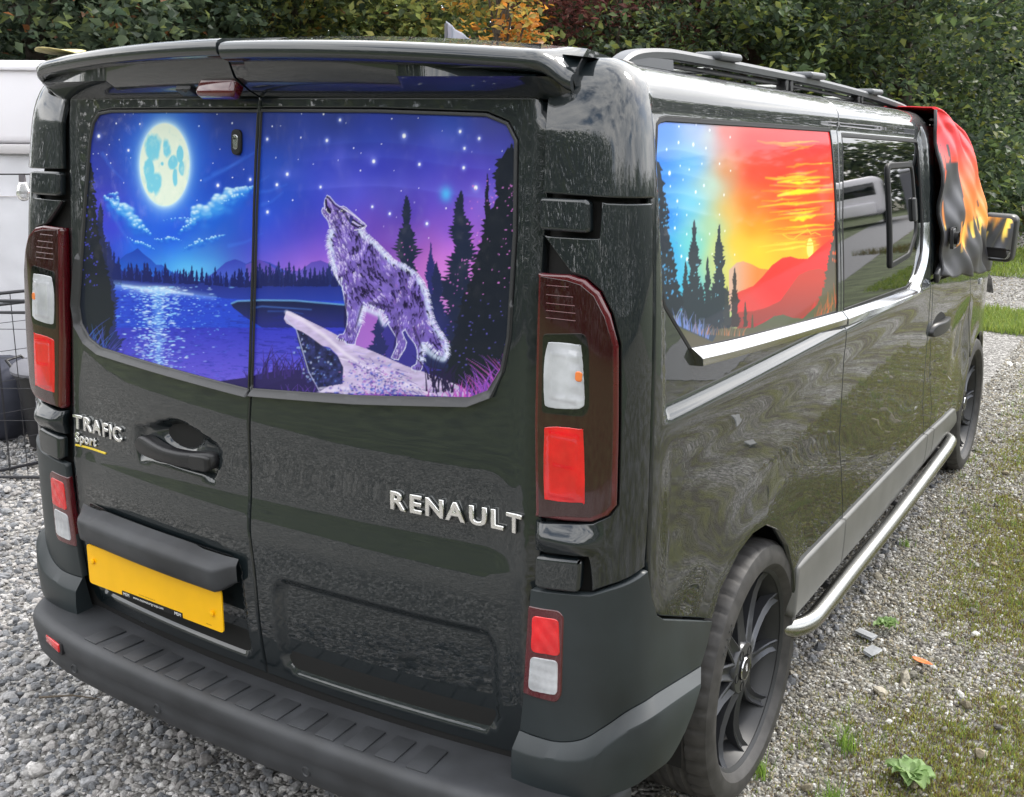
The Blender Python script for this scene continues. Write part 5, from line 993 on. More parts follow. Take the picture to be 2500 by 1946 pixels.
# ---- roof rails
for sd in (1,-1):
    rr=empty('roof_rail',(0,0,0));rr.parent=van
    pts=spline([(.50,1.868),(.545,1.890),(.60,1.903),(.70,1.911),(.86,1.912),(1.5,1.898),(1.92,1.886),(2.55,1.860),(2.99,1.834),(3.12,1.822),(3.20,1.808),(3.26,1.788)],8,False)
    bm=bmesh.new();rings=[]
    for y,z in pts:
        k=1.0;rings.append([bm.verts.new((sd*(.722+a*.5),y,z+b)) for a,b in ((-.036,-.022),(-.042,-.008),(-.030,0),(.030,0),(.042,-.008),(.036,-.022))])
    for a,b in zip(rings[:-1],rings[1:]):
        for i in range(6): bm.faces.new((a[i],a[(i+1)%6],b[(i+1)%6],b[i]))
    bm.faces.new(rings[0]);bm.faces.new(rings[-1]);bmesh.ops.recalc_face_normals(bm,faces=bm.faces);link('top_bar',bm_mesh(bm,smooth=40),M['railgrey'],rr)
    rzz=lambda y:float(rz(np.array(.722),np.array(y)))
    b=bmesh.new()
    for x in (sd*.706,sd*.738):
        pass
    q=[(.52,rzz(.52)),(.56,1.878),(.64,1.888),(.76,1.889),(.765,rzz(.76))];vs=[[b.verts.new((sd*x,y,z)) for y,z in q] for x in (.702,.742)];b.faces.new(vs[0]);b.faces.new(vs[1][::-1])
    for i in range(5): b.faces.new((vs[0][i],vs[0][(i+1)%5],vs[1][(i+1)%5],vs[1][i]))
    bmesh.ops.recalc_face_normals(b,faces=b.faces);link('rail_foot',bm_mesh(b),M['railgrey'],rr)
    for y in (1.605,2.405,3.16):
        z1=float(np.interp(y,[p[0] for p in pts],[p[1] for p in pts]))-.02;z0=rzz(y)-.006
        for dy in (-.022,.022): link('rail_post',bm_mesh(box_bm(.03,.026,z1-z0,.003,1,(sd*.722,y+dy,(z0+z1)/2)),smooth=40),M['plastic'],rr)
    lo=[(y,min(float(np.interp(y,[p[0] for p in pts],[p[1] for p in pts]))-.034,rzz(y)+.032)) for y in np.linspace(.78,3.15,20)]
    link('lower_bar',bm_mesh(tube_bm([(sd*.715,y,z) for y,z in lo],.006,8)),M['plastic'],rr)
    for y in (1.08,1.82,2.56):
        z1=float(np.interp(y,[p[0] for p in pts],[p[1] for p in pts]));b=box_bm(.075,.15,.020,.009,3,(sd*.722,y,z1+.004));link('crossbar_clamp',bm_mesh(b,smooth=50),M['railgrey'],rr)
for y in (1.08,1.82,2.56):
    zc=1.887-.027*(y-.86)*1.0-.012*0;b=box_bm(1.40,.055,.016,.006,3,(0,y,zc-.002));link('cross_bar',bm_mesh(b,smooth=50),M['tubem'],van)
# ================================================================ THE SETTING
RNG=np.random.default_rng(7)
def ground_mat():
    m=mat('gravel_and_moss_ground',(.2,.2,.2),.9,spec=.3);t=m.node_tree;p=t.nodes['Principled BSDF'];tcn=t.nodes['Texture Coordinate'];L=t.links.new;nd=t.nodes.new
    vo=nd('ShaderNodeTexVoronoi');vo.inputs['Scale'].default_value=75;vo.inputs['Randomness'].default_value=1
    r=nd('ShaderNodeValToRGB');r.color_ramp.elements[0].color=(.085,.082,.078,1);r.color_ramp.elements[1].color=(.46,.45,.43,1);e=r.color_ramp.elements.new(.6);e.color=(.24,.23,.215,1)
    sp=nd('ShaderNodeSeparateColor');L(tcn.outputs['Object'],vo.inputs['Vector']);L(vo.outputs['Color'],sp.inputs[0]);L(sp.outputs[0],r.inputs[0])
    # moss, thicker away from the wheels
    mo=nd('ShaderNodeTexNoise');mo.inputs['Scale'].default_value=1.6;mo.inputs['Detail'].default_value=9;mo.inputs['Roughness'].default_value=.68
    mr=nd('ShaderNodeMapRange');mr.inputs[1].default_value=.40;mr.inputs[2].default_value=.58;L(tcn.outputs['Object'],mo.inputs['Vector']);L(mo.outputs['Fac'],mr.inputs[0])
    xyz=nd('ShaderNodeSeparateXYZ');L(tcn.outputs['Object'],xyz.inputs[0]);rx=nd('ShaderNodeMapRange');rx.inputs[1].default_value=.7;rx.inputs[2].default_value=1.5;L(xyz.outputs[0],rx.inputs[0])
    ml=nd('ShaderNodeMath');ml.operation='MULTIPLY';L(mr.outputs[0],ml.inputs[0]);L(rx.outputs[0],ml.inputs[1])
    mc=nd('ShaderNodeTexNoise');mc.inputs['Scale'].default_value=9;mc.inputs['Detail'].default_value=6;L(tcn.outputs['Object'],mc.inputs['Vector']);cr=nd('ShaderNodeValToRGB');cr.color_ramp.elements[0].color=(.075,.060,.040,1);cr.color_ramp.elements[1].color=(.15,.15,.045,1);cr.color_ramp.elements[0].position=.4;cr.color_ramp.elements[1].position=.62;L(mc.outputs['Fac'],cr.inputs[0])
    mx_=nd('ShaderNodeMix');mx_.data_type='RGBA';L(ml.outputs[0],mx_.inputs['Factor']);L(r.outputs[0],mx_.inputs['A']);L(cr.outputs[0],mx_.inputs['B']);L(mx_.outputs['Result'],p.inputs['Base Color'])
    bp=nd('ShaderNodeBump');bp.inputs['Strength'].default_value=1.;bp.inputs['Distance'].default_value=.012;bp.invert=True;L(vo.outputs['Distance'],bp.inputs['Height']);L(bp.outputs[0],p.inputs['Normal']);return m
gm=mesh_np('ground',np.array([(-120,-120,0),(120,-120,0),(120,120,0),(-120,120,0)],float),np.array([[0,1,2,3]]),smooth=False)
tag(link('ground',gm,ground_mat()),kind='structure')
def patchy(name,poly,z,m): 
    P=np.array([(a,b,z) for a,b in poly]);bm=bmesh.new();bm.faces.new([bm.verts.new(p) for p in P]);return link(name,bm_mesh(bm),m)
grassm=mat('grass_turf',(.080,.100,.042),.9,noise=(3,.5),bump=(60,.6,.03))
# ---- scattered stones: points with their own size, turn and tone; the stones themselves are grown by geometry nodes
def tone_mat(name,lo,hi,rough=.85):
    m=mat(name,lo,rough,spec=.35);t=m.node_tree;a=t.nodes.new('ShaderNodeAttribute');a.attribute_type='INSTANCER';a.attribute_name='tone'
    nz=t.nodes.new('ShaderNodeTexNoise');nz.inputs['Scale'].default_value=2.2;nz.inputs['Detail'].default_value=6;mm=t.nodes.new('ShaderNodeMix');mm.data_type='RGBA';mm.blend_type='MULTIPLY';mm.inputs['Factor'].default_value=1
    r=t.nodes.new('ShaderNodeValToRGB');r.color_ramp.elements[0].position=.3;r.color_ramp.elements[0].color=(.62,.62,.62,1);r.color_ramp.elements[1].position=.7;r.color_ramp.elements[1].color=(1.25,1.25,1.25,1)
    t.links.new(t.nodes['Texture Coordinate'].outputs['Object'],nz.inputs['Vector']);t.links.new(nz.outputs['Fac'],r.inputs[0]);t.links.new(a.outputs['Color'],mm.inputs['A']);t.links.new(r.outputs[0],mm.inputs['B']);t.links.new(mm.outputs['Result'],t.nodes['Principled BSDF'].inputs['Base Color']);return m
def scatter(name,pts,scl,rot,tone,m,variants,sub=2,rough=.5,kind='stuff'):
    n=len(pts);me=bpy.data.meshes.new(name);me.vertices.add(n);me.vertices.foreach_set('co',np.asarray(pts,np.float32).ravel())
    for nm,ty,d,k in (('scl','FLOAT_VECTOR',scl,'vector'),('rot','FLOAT_VECTOR',rot,'vector'),('tone','FLOAT_COLOR',np.concatenate([tone,np.ones((n,1))],1),'color')):
        a=me.attributes.new(nm,ty,'POINT');a.data.foreach_set(k,np.asarray(d,np.float32).ravel())
    a=me.attributes.new('pick','INT','POINT');a.data.foreach_set('value',RNG.integers(0,variants,n).astype(np.int32))
    me.materials.append(m);o=link(name,me)
    g=bpy.data.node_groups.new(name,'GeometryNodeTree');g.interface.new_socket('Geometry',in_out='INPUT',socket_type='NodeSocketGeometry');g.interface.new_socket('Geometry',in_out='OUTPUT',socket_type='NodeSocketGeometry')
    nd=g.nodes.new;L=g.links.new;gi=nd('NodeGroupInput');go=nd('NodeGroupOutput');jn=nd('GeometryNodeGeometryToInstance')
    for k in range(variants)[::-1]:
        ic=nd('GeometryNodeMeshIcoSphere');ic.inputs['Radius'].default_value=1;ic.inputs['Subdivisions'].default_value=sub
        nz=nd('ShaderNodeTexNoise');nz.noise_dimensions='4D';nz.inputs['W'].default_value=k*7.3+1;nz.inputs['Scale'].default_value=.85;nz.inputs['Detail'].default_value=2.
        sb=nd('ShaderNodeVectorMath');sb.operation='SUBTRACT';sb.inputs[1].default_value=(.5,.5,.5);sc_=nd('ShaderNodeVectorMath');sc_.operation='SCALE';sc_.inputs['Scale'].default_value=rough*3.6
        sp=nd('GeometryNodeSetPosition');L(ic.outputs[0],sp.inputs[0]);L(nz.outputs['Color'],sb.inputs[0]);L(sb.outputs[0],sc_.inputs[0]);L(sc_.outputs[0],sp.inputs['Offset'])
        sh=nd('GeometryNodeSetShadeSmooth');sh.inputs['Shade Smooth'].default_value=(sub>2);L(sp.outputs[0],sh.inputs[0]);sm=nd('GeometryNodeSetMaterial');sm.inputs['Material'].default_value=m;L(sh.outputs[0],sm.inputs[0]);L(sm.outputs[0],jn.inputs[0])
    ip=nd('GeometryNodeInstanceOnPoints');ip.inputs['Pick Instance'].default_value=True;L(gi.outputs[0],ip.inputs['Points']);L(jn.outputs[0],ip.inputs['Instance'])
    for nm,ty,sk in (('scl','FLOAT_VECTOR','Scale'),('rot','FLOAT_VECTOR','Rotation'),('pick','INT','Instance Index')):
        na=nd('GeometryNodeInputNamedAttribute');na.data_type=ty;na.inputs[0].default_value=nm;L(na.outputs[0],ip.inputs[sk])
    L(ip.outputs[0],go.inputs[0]);md=o.modifiers.new('stones','NODES');md.node_group=g;return tag(o,kind=kind)
CAMXY=np.array((1.77,-1.53))
def in_view(P,ang0=-62,ang1=-1):
    d=P-CAMXY;a=np.degrees(np.arctan2(d[:,0],d[:,1]));return (a>ang0)&(a<ang1)
def pts_in(x0,x1,y0,y1,n): return np.stack([RNG.uniform(x0,x1,n),RNG.uniform(y0,y1,n)],1)
moss_n=lambda P:fbm(P[:,0]*1.5+40,P[:,1]*1.5+40,5,77)
def stones(name,P,smin,smax,greys,up=.0,flat=(.45,.8),moss=0):
    n=len(P);s=smin*(smax/smin)**(RNG.random(n)**1.9);sc_=np.stack([s*RNG.uniform(.8,1.25,n),s*RNG.uniform(.6,1.,n),s*RNG.uniform(*flat,n)],1)*.5
    rot=np.stack([RNG.normal(0,.35,n),RNG.normal(0,.35,n),RNG.uniform(0,6.28,n)],1);g=np.array(greys)[RNG.integers(0,len(greys),n)]*RNG.uniform(.7,1.3,(n,1))
    z=sc_[:,2]*RNG.uniform(-.2,.75,n)+up
    return np.concatenate([P,z[:,None]],1),sc_,rot,np.clip(g,0,1)
GREY=[(.32,.315,.315),(.23,.23,.235),(.39,.38,.37),(.165,.17,.18),(.47,.455,.44),(.29,.275,.265),(.20,.205,.215),(.36,.345,.33),(.115,.12,.13)]
GREYR=[(.29,.28,.25),(.21,.20,.17),(.39,.38,.35),(.15,.14,.125),(.56,.55,.52),(.26,.225,.16),(.19,.18,.15),(.33,.30,.24),(.115,.105,.09)]
# left of and behind the van: coarse angular chippings
P=pts_in(-5.5,.9,-1.5,4.5,150000);d=np.hypot(*(P-CAMXY).T);keep=in_view(P,-66)&(d>1.6)&(RNG.random(len(P))<np.clip(1.5-d/7.,.25,1))&~((np.abs(P[:,0])<.80)&(P[:,1]>.75))
P=P[keep];s1=stones('g',P,.010,.036,GREY)
scatter('gravel',*s1,tone_mat('grey_chippings',(.25,.25,.25),None),8)
P=pts_in(-5.5,.6,-1.2,4.,2600);P=P[in_view(P,-66)&~((np.abs(P[:,0])<.80)&(P[:,1]>.75))];scatter('coarse_gravel',*stones('g',P[:1900],.026,.062,GREY,.005),bpy.data.materials['grey_chippings'],8)
# right of the van: finer gravel, half grown over
P=np.concatenate([pts_in(.75,3.4,-.4,4.,230000),pts_in(.75,3.2,4.,9.,110000),pts_in(-3,2.5,9.,19.,40000)]);P=P[in_view(P,-66,1)&(np.hypot(*(P-CAMXY).T)>1.5)];q=moss_n(P);bare=np.clip((P[:,0]-.95)/.5,0,1)
P=P[RNG.random(len(P))>np.clip((q-.30)*4.5,.25,.86)*bare]
d=np.hypot(*(P-CAMXY).T);s2=stones('g',P,.005,.017,GREYR);k=(1+np.maximum(d-5,0)*.10)[:,None];s2=(s2[0],s2[1]*k,s2[2],s2[3]);scatter('fine_gravel',*s2,tone_mat('mixed_gravel',(.25,.25,.25),None),8)
P=pts_in(.8,3.2,-.3,7.,500);P=P[in_view(P,-66,1)];scatter('loose_stones',*stones('g',P,.022,.05,GREYR,.004),bpy.data.materials['mixed_gravel'],8)
# moss cushions and short grass between the stones
def blade_cloud(name,P,h0,h1,cols,per,m,spread=.012,w=.0016):
    n=len(P)*per;B=np.repeat(P,per,0)+RNG.normal(0,spread,(n,2));h=RNG.uniform(h0,h1,n);a=RNG.uniform(0,6.28,n);ln=RNG.uniform(.2,.9,n)*h;dx=np.cos(a);dy=np.sin(a);z=np.zeros(n)
    p=np.stack([B[:,0]-dy*w,B[:,1]+dx*w,z],1);q=np.stack([B[:,0]+dy*w,B[:,1]-dx*w,z],1);mid1=np.stack([B[:,0]+dx*ln*.35-dy*w*.8,B[:,1]+dy*ln*.35+dx*w*.8,h*.62],1);mid2=np.stack([B[:,0]+dx*ln*.35+dy*w*.8,B[:,1]+dy*ln*.35-dx*w*.8,h*.62],1);tip=np.stack([B[:,0]+dx*ln,B[:,1]+dy*ln,h],1)
    V=np.stack([p,q,mid2,mid1,tip],1).reshape(-1,3);b=np.arange(n)*5;F=np.concatenate([np.stack([b,b+1,b+2],1),np.stack([b,b+2,b+3],1),np.stack([b+3,b+2,b+4],1)])
    me=mesh_np(name,V,F,smooth=False);c=np.array(cols)[RNG.integers(0,len(cols),n)]*RNG.uniform(.7,1.3,(n,1));set_col(me,np.repeat(c,5,0));return link(name,me,m)
leafm=None
def leaf_material(name,rough=.5,tr=.45):
    m=bpy.data.materials.new(name);m.use_nodes=True;t=m.node_tree;p=t.nodes['Principled BSDF'];a=t.nodes.new('ShaderNodeAttribute');a.attribute_name='col';p.inputs['Roughness'].default_value=rough;p.inputs['Specular IOR Level'].default_value=.4
    tl=t.nodes.new('ShaderNodeBsdfTranslucent');mx_=t.nodes.new('ShaderNodeMixShader');mx_.inputs[0].default_value=tr;hs=t.nodes.new('ShaderNodeHueSaturation');hs.inputs['Value'].default_value=1.5;hs.inputs['Hue'].default_value=.49
    L=t.links.new;L(a.outputs['Color'],p.inputs['Base Color']);L(a.outputs['Color'],hs.inputs['Color']);L(hs.outputs[0],tl.inputs[0]);L(p.outputs[0],mx_.inputs[1]);L(tl.outputs[0],mx_.inputs[2]);L(mx_.outputs[0],t.nodes['Material Output'].inputs[0]);return m
M['leaf']=leaf_material('leaf_tissue');M['blade']=leaf_material('grass_blade',.6,.35)
M['bark']=mat('bark',(.065,.052,.04),.9,noise=(6,.4),bump=(30,.8,.02));M['twig']=mat('twig_bark',(.09,.07,.05),.8)
P=np.concatenate([pts_in(.95,3.4,-.3,5.,95000),pts_in(.9,3.2,5.,10.,45000)]);P=P[in_view(P,-66,1)];q=moss_n(P);P=P[(RNG.random(len(P))<np.clip((q-.30)*4,.08,1)*np.clip((P[:,0]-1.0)/.4,.1,1))]
tag(blade_cloud('moss',P,.006,.019,[(.24,.27,.05),(.17,.22,.045),(.30,.30,.07),(.17,.12,.05),(.13,.10,.05)],6,M['blade'],.010,.0016),kind='stuff')
P=pts_in(.95,3.2,0,7,900);P=P[in_view(P,-66,1)];q=moss_n(P);P=P[q>.5];tag(blade_cloud('short_grass',P,.02,.05,[(.14,.22,.04),(.18,.25,.05),(.10,.17,.04)],9,M['blade'],.016,.0013),kind='stuff')
# far lawn strips and verge seen at the right edge, banks behind the camera
def strip_grass(name,poly,n,h0,h1,cols,w=.004):
    A=np.array(poly);P=pts_in(A[:,0].min(),A[:,0].max(),A[:,1].min(),A[:,1].max(),n);P=P[inside(poly,P[:,0],P[:,1])];return tag(blade_cloud(name,P,h0,h1,cols,2,M['blade'],.03,w),kind='stuff')
LAWN1=[(-1.2,8.4),(1.6,8.0),(1.7,9.2),(-.4,9.5)];LAWN2=[(-2.6,12.0),(3.5,11.6),(3.6,14.6),(-2.8,15.2)]
for k,LW in enumerate((LAWN1,LAWN2)): tag(patchy('lawn',LW,.004,grassm),kind='structure')
strip_grass('lawn_grass',LAWN1,9000,.03,.08,[(.17,.24,.04),(.13,.20,.035),(.22,.27,.06)]);strip_grass('lawn_grass',LAWN2,12000,.03,.09,[(.17,.24,.04),(.13,.20,.035),(.22,.27,.06)],.006)
VERGE=[(-14,6.9),(-8.,9.6),(-3.5,17.2),(4,18.2),(9,17.5),(9,26),(-16,26)]
tag(patchy('verge',VERGE,.004,mat('leaf_strewn_verge',(.07,.065,.03),.95,noise=(1.2,.6,8),bump=(20,.8,.05))),kind='structure')
strip_grass('verge_grass',[(-6,16.9),(4,17.9),(6,20),(-6,20)],9000,.06,.2,[(.09,.12,.03),(.12,.12,.04),(.14,.10,.04)],.006)
tag(patchy('grass_field',[(-22,-2.9),(9,-3.4),(14,-14),(-26,-14)],.004,grassm),kind='structure')
tag(patchy('service_road',[(3.2,6),(4.6,6),(11.5,46),(9.2,46)],.006,mat('grey_tarmac',(.19,.19,.20),.85,noise=(20,.2))),kind='structure')
tag(patchy('grass_strip',[(2.7,9.3),(3.7,9.3),(9.1,46),(7.6,46)],.005,grassm),kind='structure');tag(patchy('camping_lawn',[(4.7,6),(24,6),(34,60),(12,60)],.005,grassm),kind='structure')
# ---- trees
def leaf_mesh(name,P,Nrm,size,cols,bend=.25,aspect=.62):
    """pointed leaves, each folded along its rib: 4 triangles"""
    n=len(P);a=RNG.normal(0,1,(n,3));t1=np.cross(Nrm,a);t1/=np.maximum(np.linalg.norm(t1,axis=1,keepdims=True),1e-6);t2=np.cross(Nrm,t1);s=(size*RNG.uniform(.45,1.5,n))[:,None];w=s*aspect*.5
    base_=P-t1*s*.5;tip=P+t1*s*.5-Nrm*s*bend*.6;l=P-t1*s*.08+t2*w+Nrm*s*bend*.35;r=P-t1*s*.08-t2*w+Nrm*s*bend*.35;V=np.stack([base_,r,tip,l],1).reshape(-1,3);b=np.arange(n)*4
    F=np.concatenate([np.stack([b,b+1,b+2],1),np.stack([b,b+2,b+3],1)]);me=mesh_np(name,V,F,smooth=False);set_col(me,np.repeat(cols,4,0));return me
def clumps(x,y,rad,z0,z1,nb,depth=1.,clumpr=(.35,.8)):
    """leaf clump centres filling a ragged crown"""
    a=RNG.uniform(0,6.28,nb);r=rad*np.sqrt(RNG.uniform(.1,1,nb));z=RNG.uniform(z0,z1,nb);prof=np.clip(1.15-.75*np.abs((z-z0)/(z1-z0)-.38)**1.5*1.6,.3,1.1)
    return np.stack([x+np.cos(a)*r*prof,y+np.sin(a)*r*prof*depth,z],1),RNG.uniform(*clumpr,nb)
def tree(label,x,y,rad,z0,z1,n,size,palette,nb=70,cat='tree',trunk=.14,group=None,stuff=True,flat=.45,aspect=.62,name='broadleaf_tree',clumpr=(.35,.8),zdense=3.6):
    root=tag(empty(name,(x,y,0)),label,cat,group)
    C_,R_=clumps(0,0,rad,z0,z1,nb,1.,clumpr)
    # most leaves low down, where they are seen
    wgt=R_**2*np.where(C_[:,2]<zdense,1.,.28);k=RNG.choice(nb,n,p=wgt/wgt.sum());d=RNG.normal(0,1,(n,3));d/=np.linalg.norm(d,axis=1,keepdims=True);rr=R_[k]*RNG.uniform(.35,1.05,n)**.6
    off=d*rr[:,None]*np.array((1,1,flat+.25));off[:,2]-=.12*rr*(np.hypot(off[:,0],off[:,1])/np.maximum(R_[k],.1));P=C_[k]+off;P=P[P[:,2]>.12] if z0<.6 else P;n=len(P);k=k[:n] if len(k)!=n else k
    Nr=RNG.normal(0,.55,(n,3))+np.array((0,0,1.))+d[:n]*.5;Nr/=np.linalg.norm(Nr,axis=1,keepdims=True)
    pal=np.array([p[:3] for p in palette]);pw=np.array([p[3] for p in palette]);pw=pw/pw.sum();ck=RNG.choice(len(pal),nb,p=pw);mixk=np.where(RNG.random(n)<.6,ck[k],RNG.choice(len(pal),n,p=pw))
    cols=np.clip(pal[mixk]*RNG.uniform(.65,1.4,(n,1)),0,1)
    link('crown',leaf_mesh('crown',P,Nr,np.full(n,size),cols,aspect=aspect),M['leaf'],root)
    bm=tube_bm([(0,0,0),(.05,.02,z1*.3),(-.04,.03,z1*.6),(.02,0,z1*.92)],[trunk,trunk*.8,trunk*.55,trunk*.18],8)
    for i in range(min(nb,26)):
        c=C_[i];h=max(.3,c[2]*.72);tube_bm([(0,0,h*.9),(c[0]*.5,c[1]*.5,(h*.9+c[2])*.5+.1),tuple(c)],[trunk*.3,trunk*.2,.012],5,bm)
    link('trunk',bm_mesh(bm,smooth=60),M['bark'],root);return root
G=lambda r,g,b,w:(r,g,b,w)
DARK=[G(.050,.074,.045,4),G(.068,.095,.052,3),G(.036,.058,.036,3),G(.10,.13,.055,1)]
MID=[G(.075,.115,.043,4),G(.105,.148,.048,3),G(.054,.088,.038,3),G(.165,.195,.05,1)]
LIGHT=[G(.19,.23,.070,4),G(.25,.28,.085,3),G(.12,.16,.05,3),G(.34,.32,.09,1)]
ORANGE=[G(.42,.18,.03,4),G(.48,.26,.04,3),G(.32,.24,.05,3),G(.16,.17,.05,3)]
COPPER=[G(.20,.075,.062,4),G(.15,.060,.055,3),G(.26,.115,.085,2),G(.08,.07,.04,1)]
TG='trees and shrubs behind the van'
tree('dark leafy maple at left edge above the white caravan',-7.5,4.8,1.75,.3,5.2,34000,.085,DARK+[G(.18,.08,.03,.25),G(.12,.15,.05,.6)],80,group=TG,aspect=.8)
tree('dark green ivy-like shrub with a few rusty leaves left of the pale hazel',-7.0,6.0,1.7,.3,5.,26000,.085,DARK+[G(.16,.07,.03,.3)],80,cat='shrub',name='evergreen_shrub',group=TG)
tree('pale yellow-green hazel bush behind the middle of the van roof',-6.6,7.3,1.35,.3,4.8,22000,.085,LIGHT+[G(.06,.09,.03,3)],80,cat='shrub',name='hazel_shrub',group=TG)
tree('olive green bush flecked with orange leaves behind the grey pennant',-5.9,8.6,1.35,.3,4.8,18000,.085,LIGHT+MID+[G(.50,.25,.04,2.2)],80,cat='shrub',name='autumn_shrub',group=TG)
tree('small beech with bright orange autumn leaves left of the copper tree',-4.32,7.78,.55,.9,4.0,4200,.075,ORANGE,34,group=TG,name='beech_tree',trunk=.06,clumpr=(.2,.42))
tree('copper-leaved tree with dark reddish brown foliage hanging at top',-4.75,10.9,1.45,2.65,5.6,15000,.085,COPPER,60,group=TG,name='copper_tree',zdense=4.6,aspect=.45)
tree('dark green bush low down beneath the copper-leaved tree',-4.25,10.0,1.5,.2,2.75,17000,.085,DARK+MID,70,cat='shrub',name='evergreen_shrub',group=TG)
tree('green beech with yellow-green lit sprays behind the roof rail',-3.2,12.1,1.9,.3,5.6,28000,.095,MID+DARK+[G(.17,.20,.045,2.)],110,group=TG,name='beech_tree')  # last leaf colour paints the sunlit sprays into the crown
tree('tall green beech with pale sprays right of centre above the cab',-1.75,14.0,1.9,.3,5.6,24000,.10,MID+DARK+[G(.19,.21,.05,1.)],110,group=TG,name='beech_tree')  # brightest leaf tone stands in for daylight on the sprays
tree('dark green tree at right edge behind the door mirror',-.4,19.6,2.3,.4,6.0,26000,.115,DARK+[G(.06,.09,.03,2)],110,group=TG)
tree('dark tree filling the gap right of the tall beech',-2.6,17.6,2.1,.3,6.,22000,.115,DARK+MID,100,group=TG)
def far_wood(name,n,box,size,pal):
    (x0,x1),(y0,y1),(z0,z1)=box;P=np.stack([RNG.uniform(x0,x1,n),RNG.uniform(y0,y1,n),z0+(z1-z0)*RNG.random(n)],1);return P
def wood(name,line,n,h,size,pal,thick=2.2,jag=1.4):
    """a distant belt of trees that reads as one mass"""
    L_=np.array(line,float);sg=np.hypot(*np.diff(L_,axis=0).T);cl=np.concatenate([[0],np.cumsum(sg)]);t=RNG.uniform(0,cl[-1],n);x=np.interp(t,cl,L_[:,0]);y=np.interp(t,cl,L_[:,1])
    top=h+jag*(fbm(t*.55,t*0+3,3,11)-.5)*2+.5*jag*(fbm(t*2.2,t*0+9,2,12)-.5)*2;z=top*RNG.random(n)**.8;P=np.stack([x+RNG.normal(0,thick*.45,n),y+RNG.normal(0,thick*.45,n),z],1)
    Nr=RNG.normal(0,.8,(n,3))+np.array((0,0,.7));Nr/=np.linalg.norm(Nr,axis=1,keepdims=True);p=np.array([q[:3] for q in pal]);c=p[RNG.integers(0,len(p),n)]*RNG.uniform(.6,1.4,(n,1));return tag(link(name,leaf_mesh(name,P,Nr,np.full(n,size),c),M['leaf']),kind='stuff')
wood('far_woodland',[(-15,3),(-12,7.5),(-8.0,11.5),(-6.2,14.5),(-5,19),(-1,21.5),(2.0,22.3)],56000,5.0,.24,DARK+MID,1.8,.7)
wood('woodland_behind',[(-24,-1),(-20,-15),(-6,-17),(10,-16),(20,-9)],70000,6.2,.26,DARK+MID,3.)
wood('woodland_beside',[(22,-9),(27,4),(34,20),(40,44),(24,58),(10,60),(4,52)],40000,6.5,.5,DARK+MID,3.)
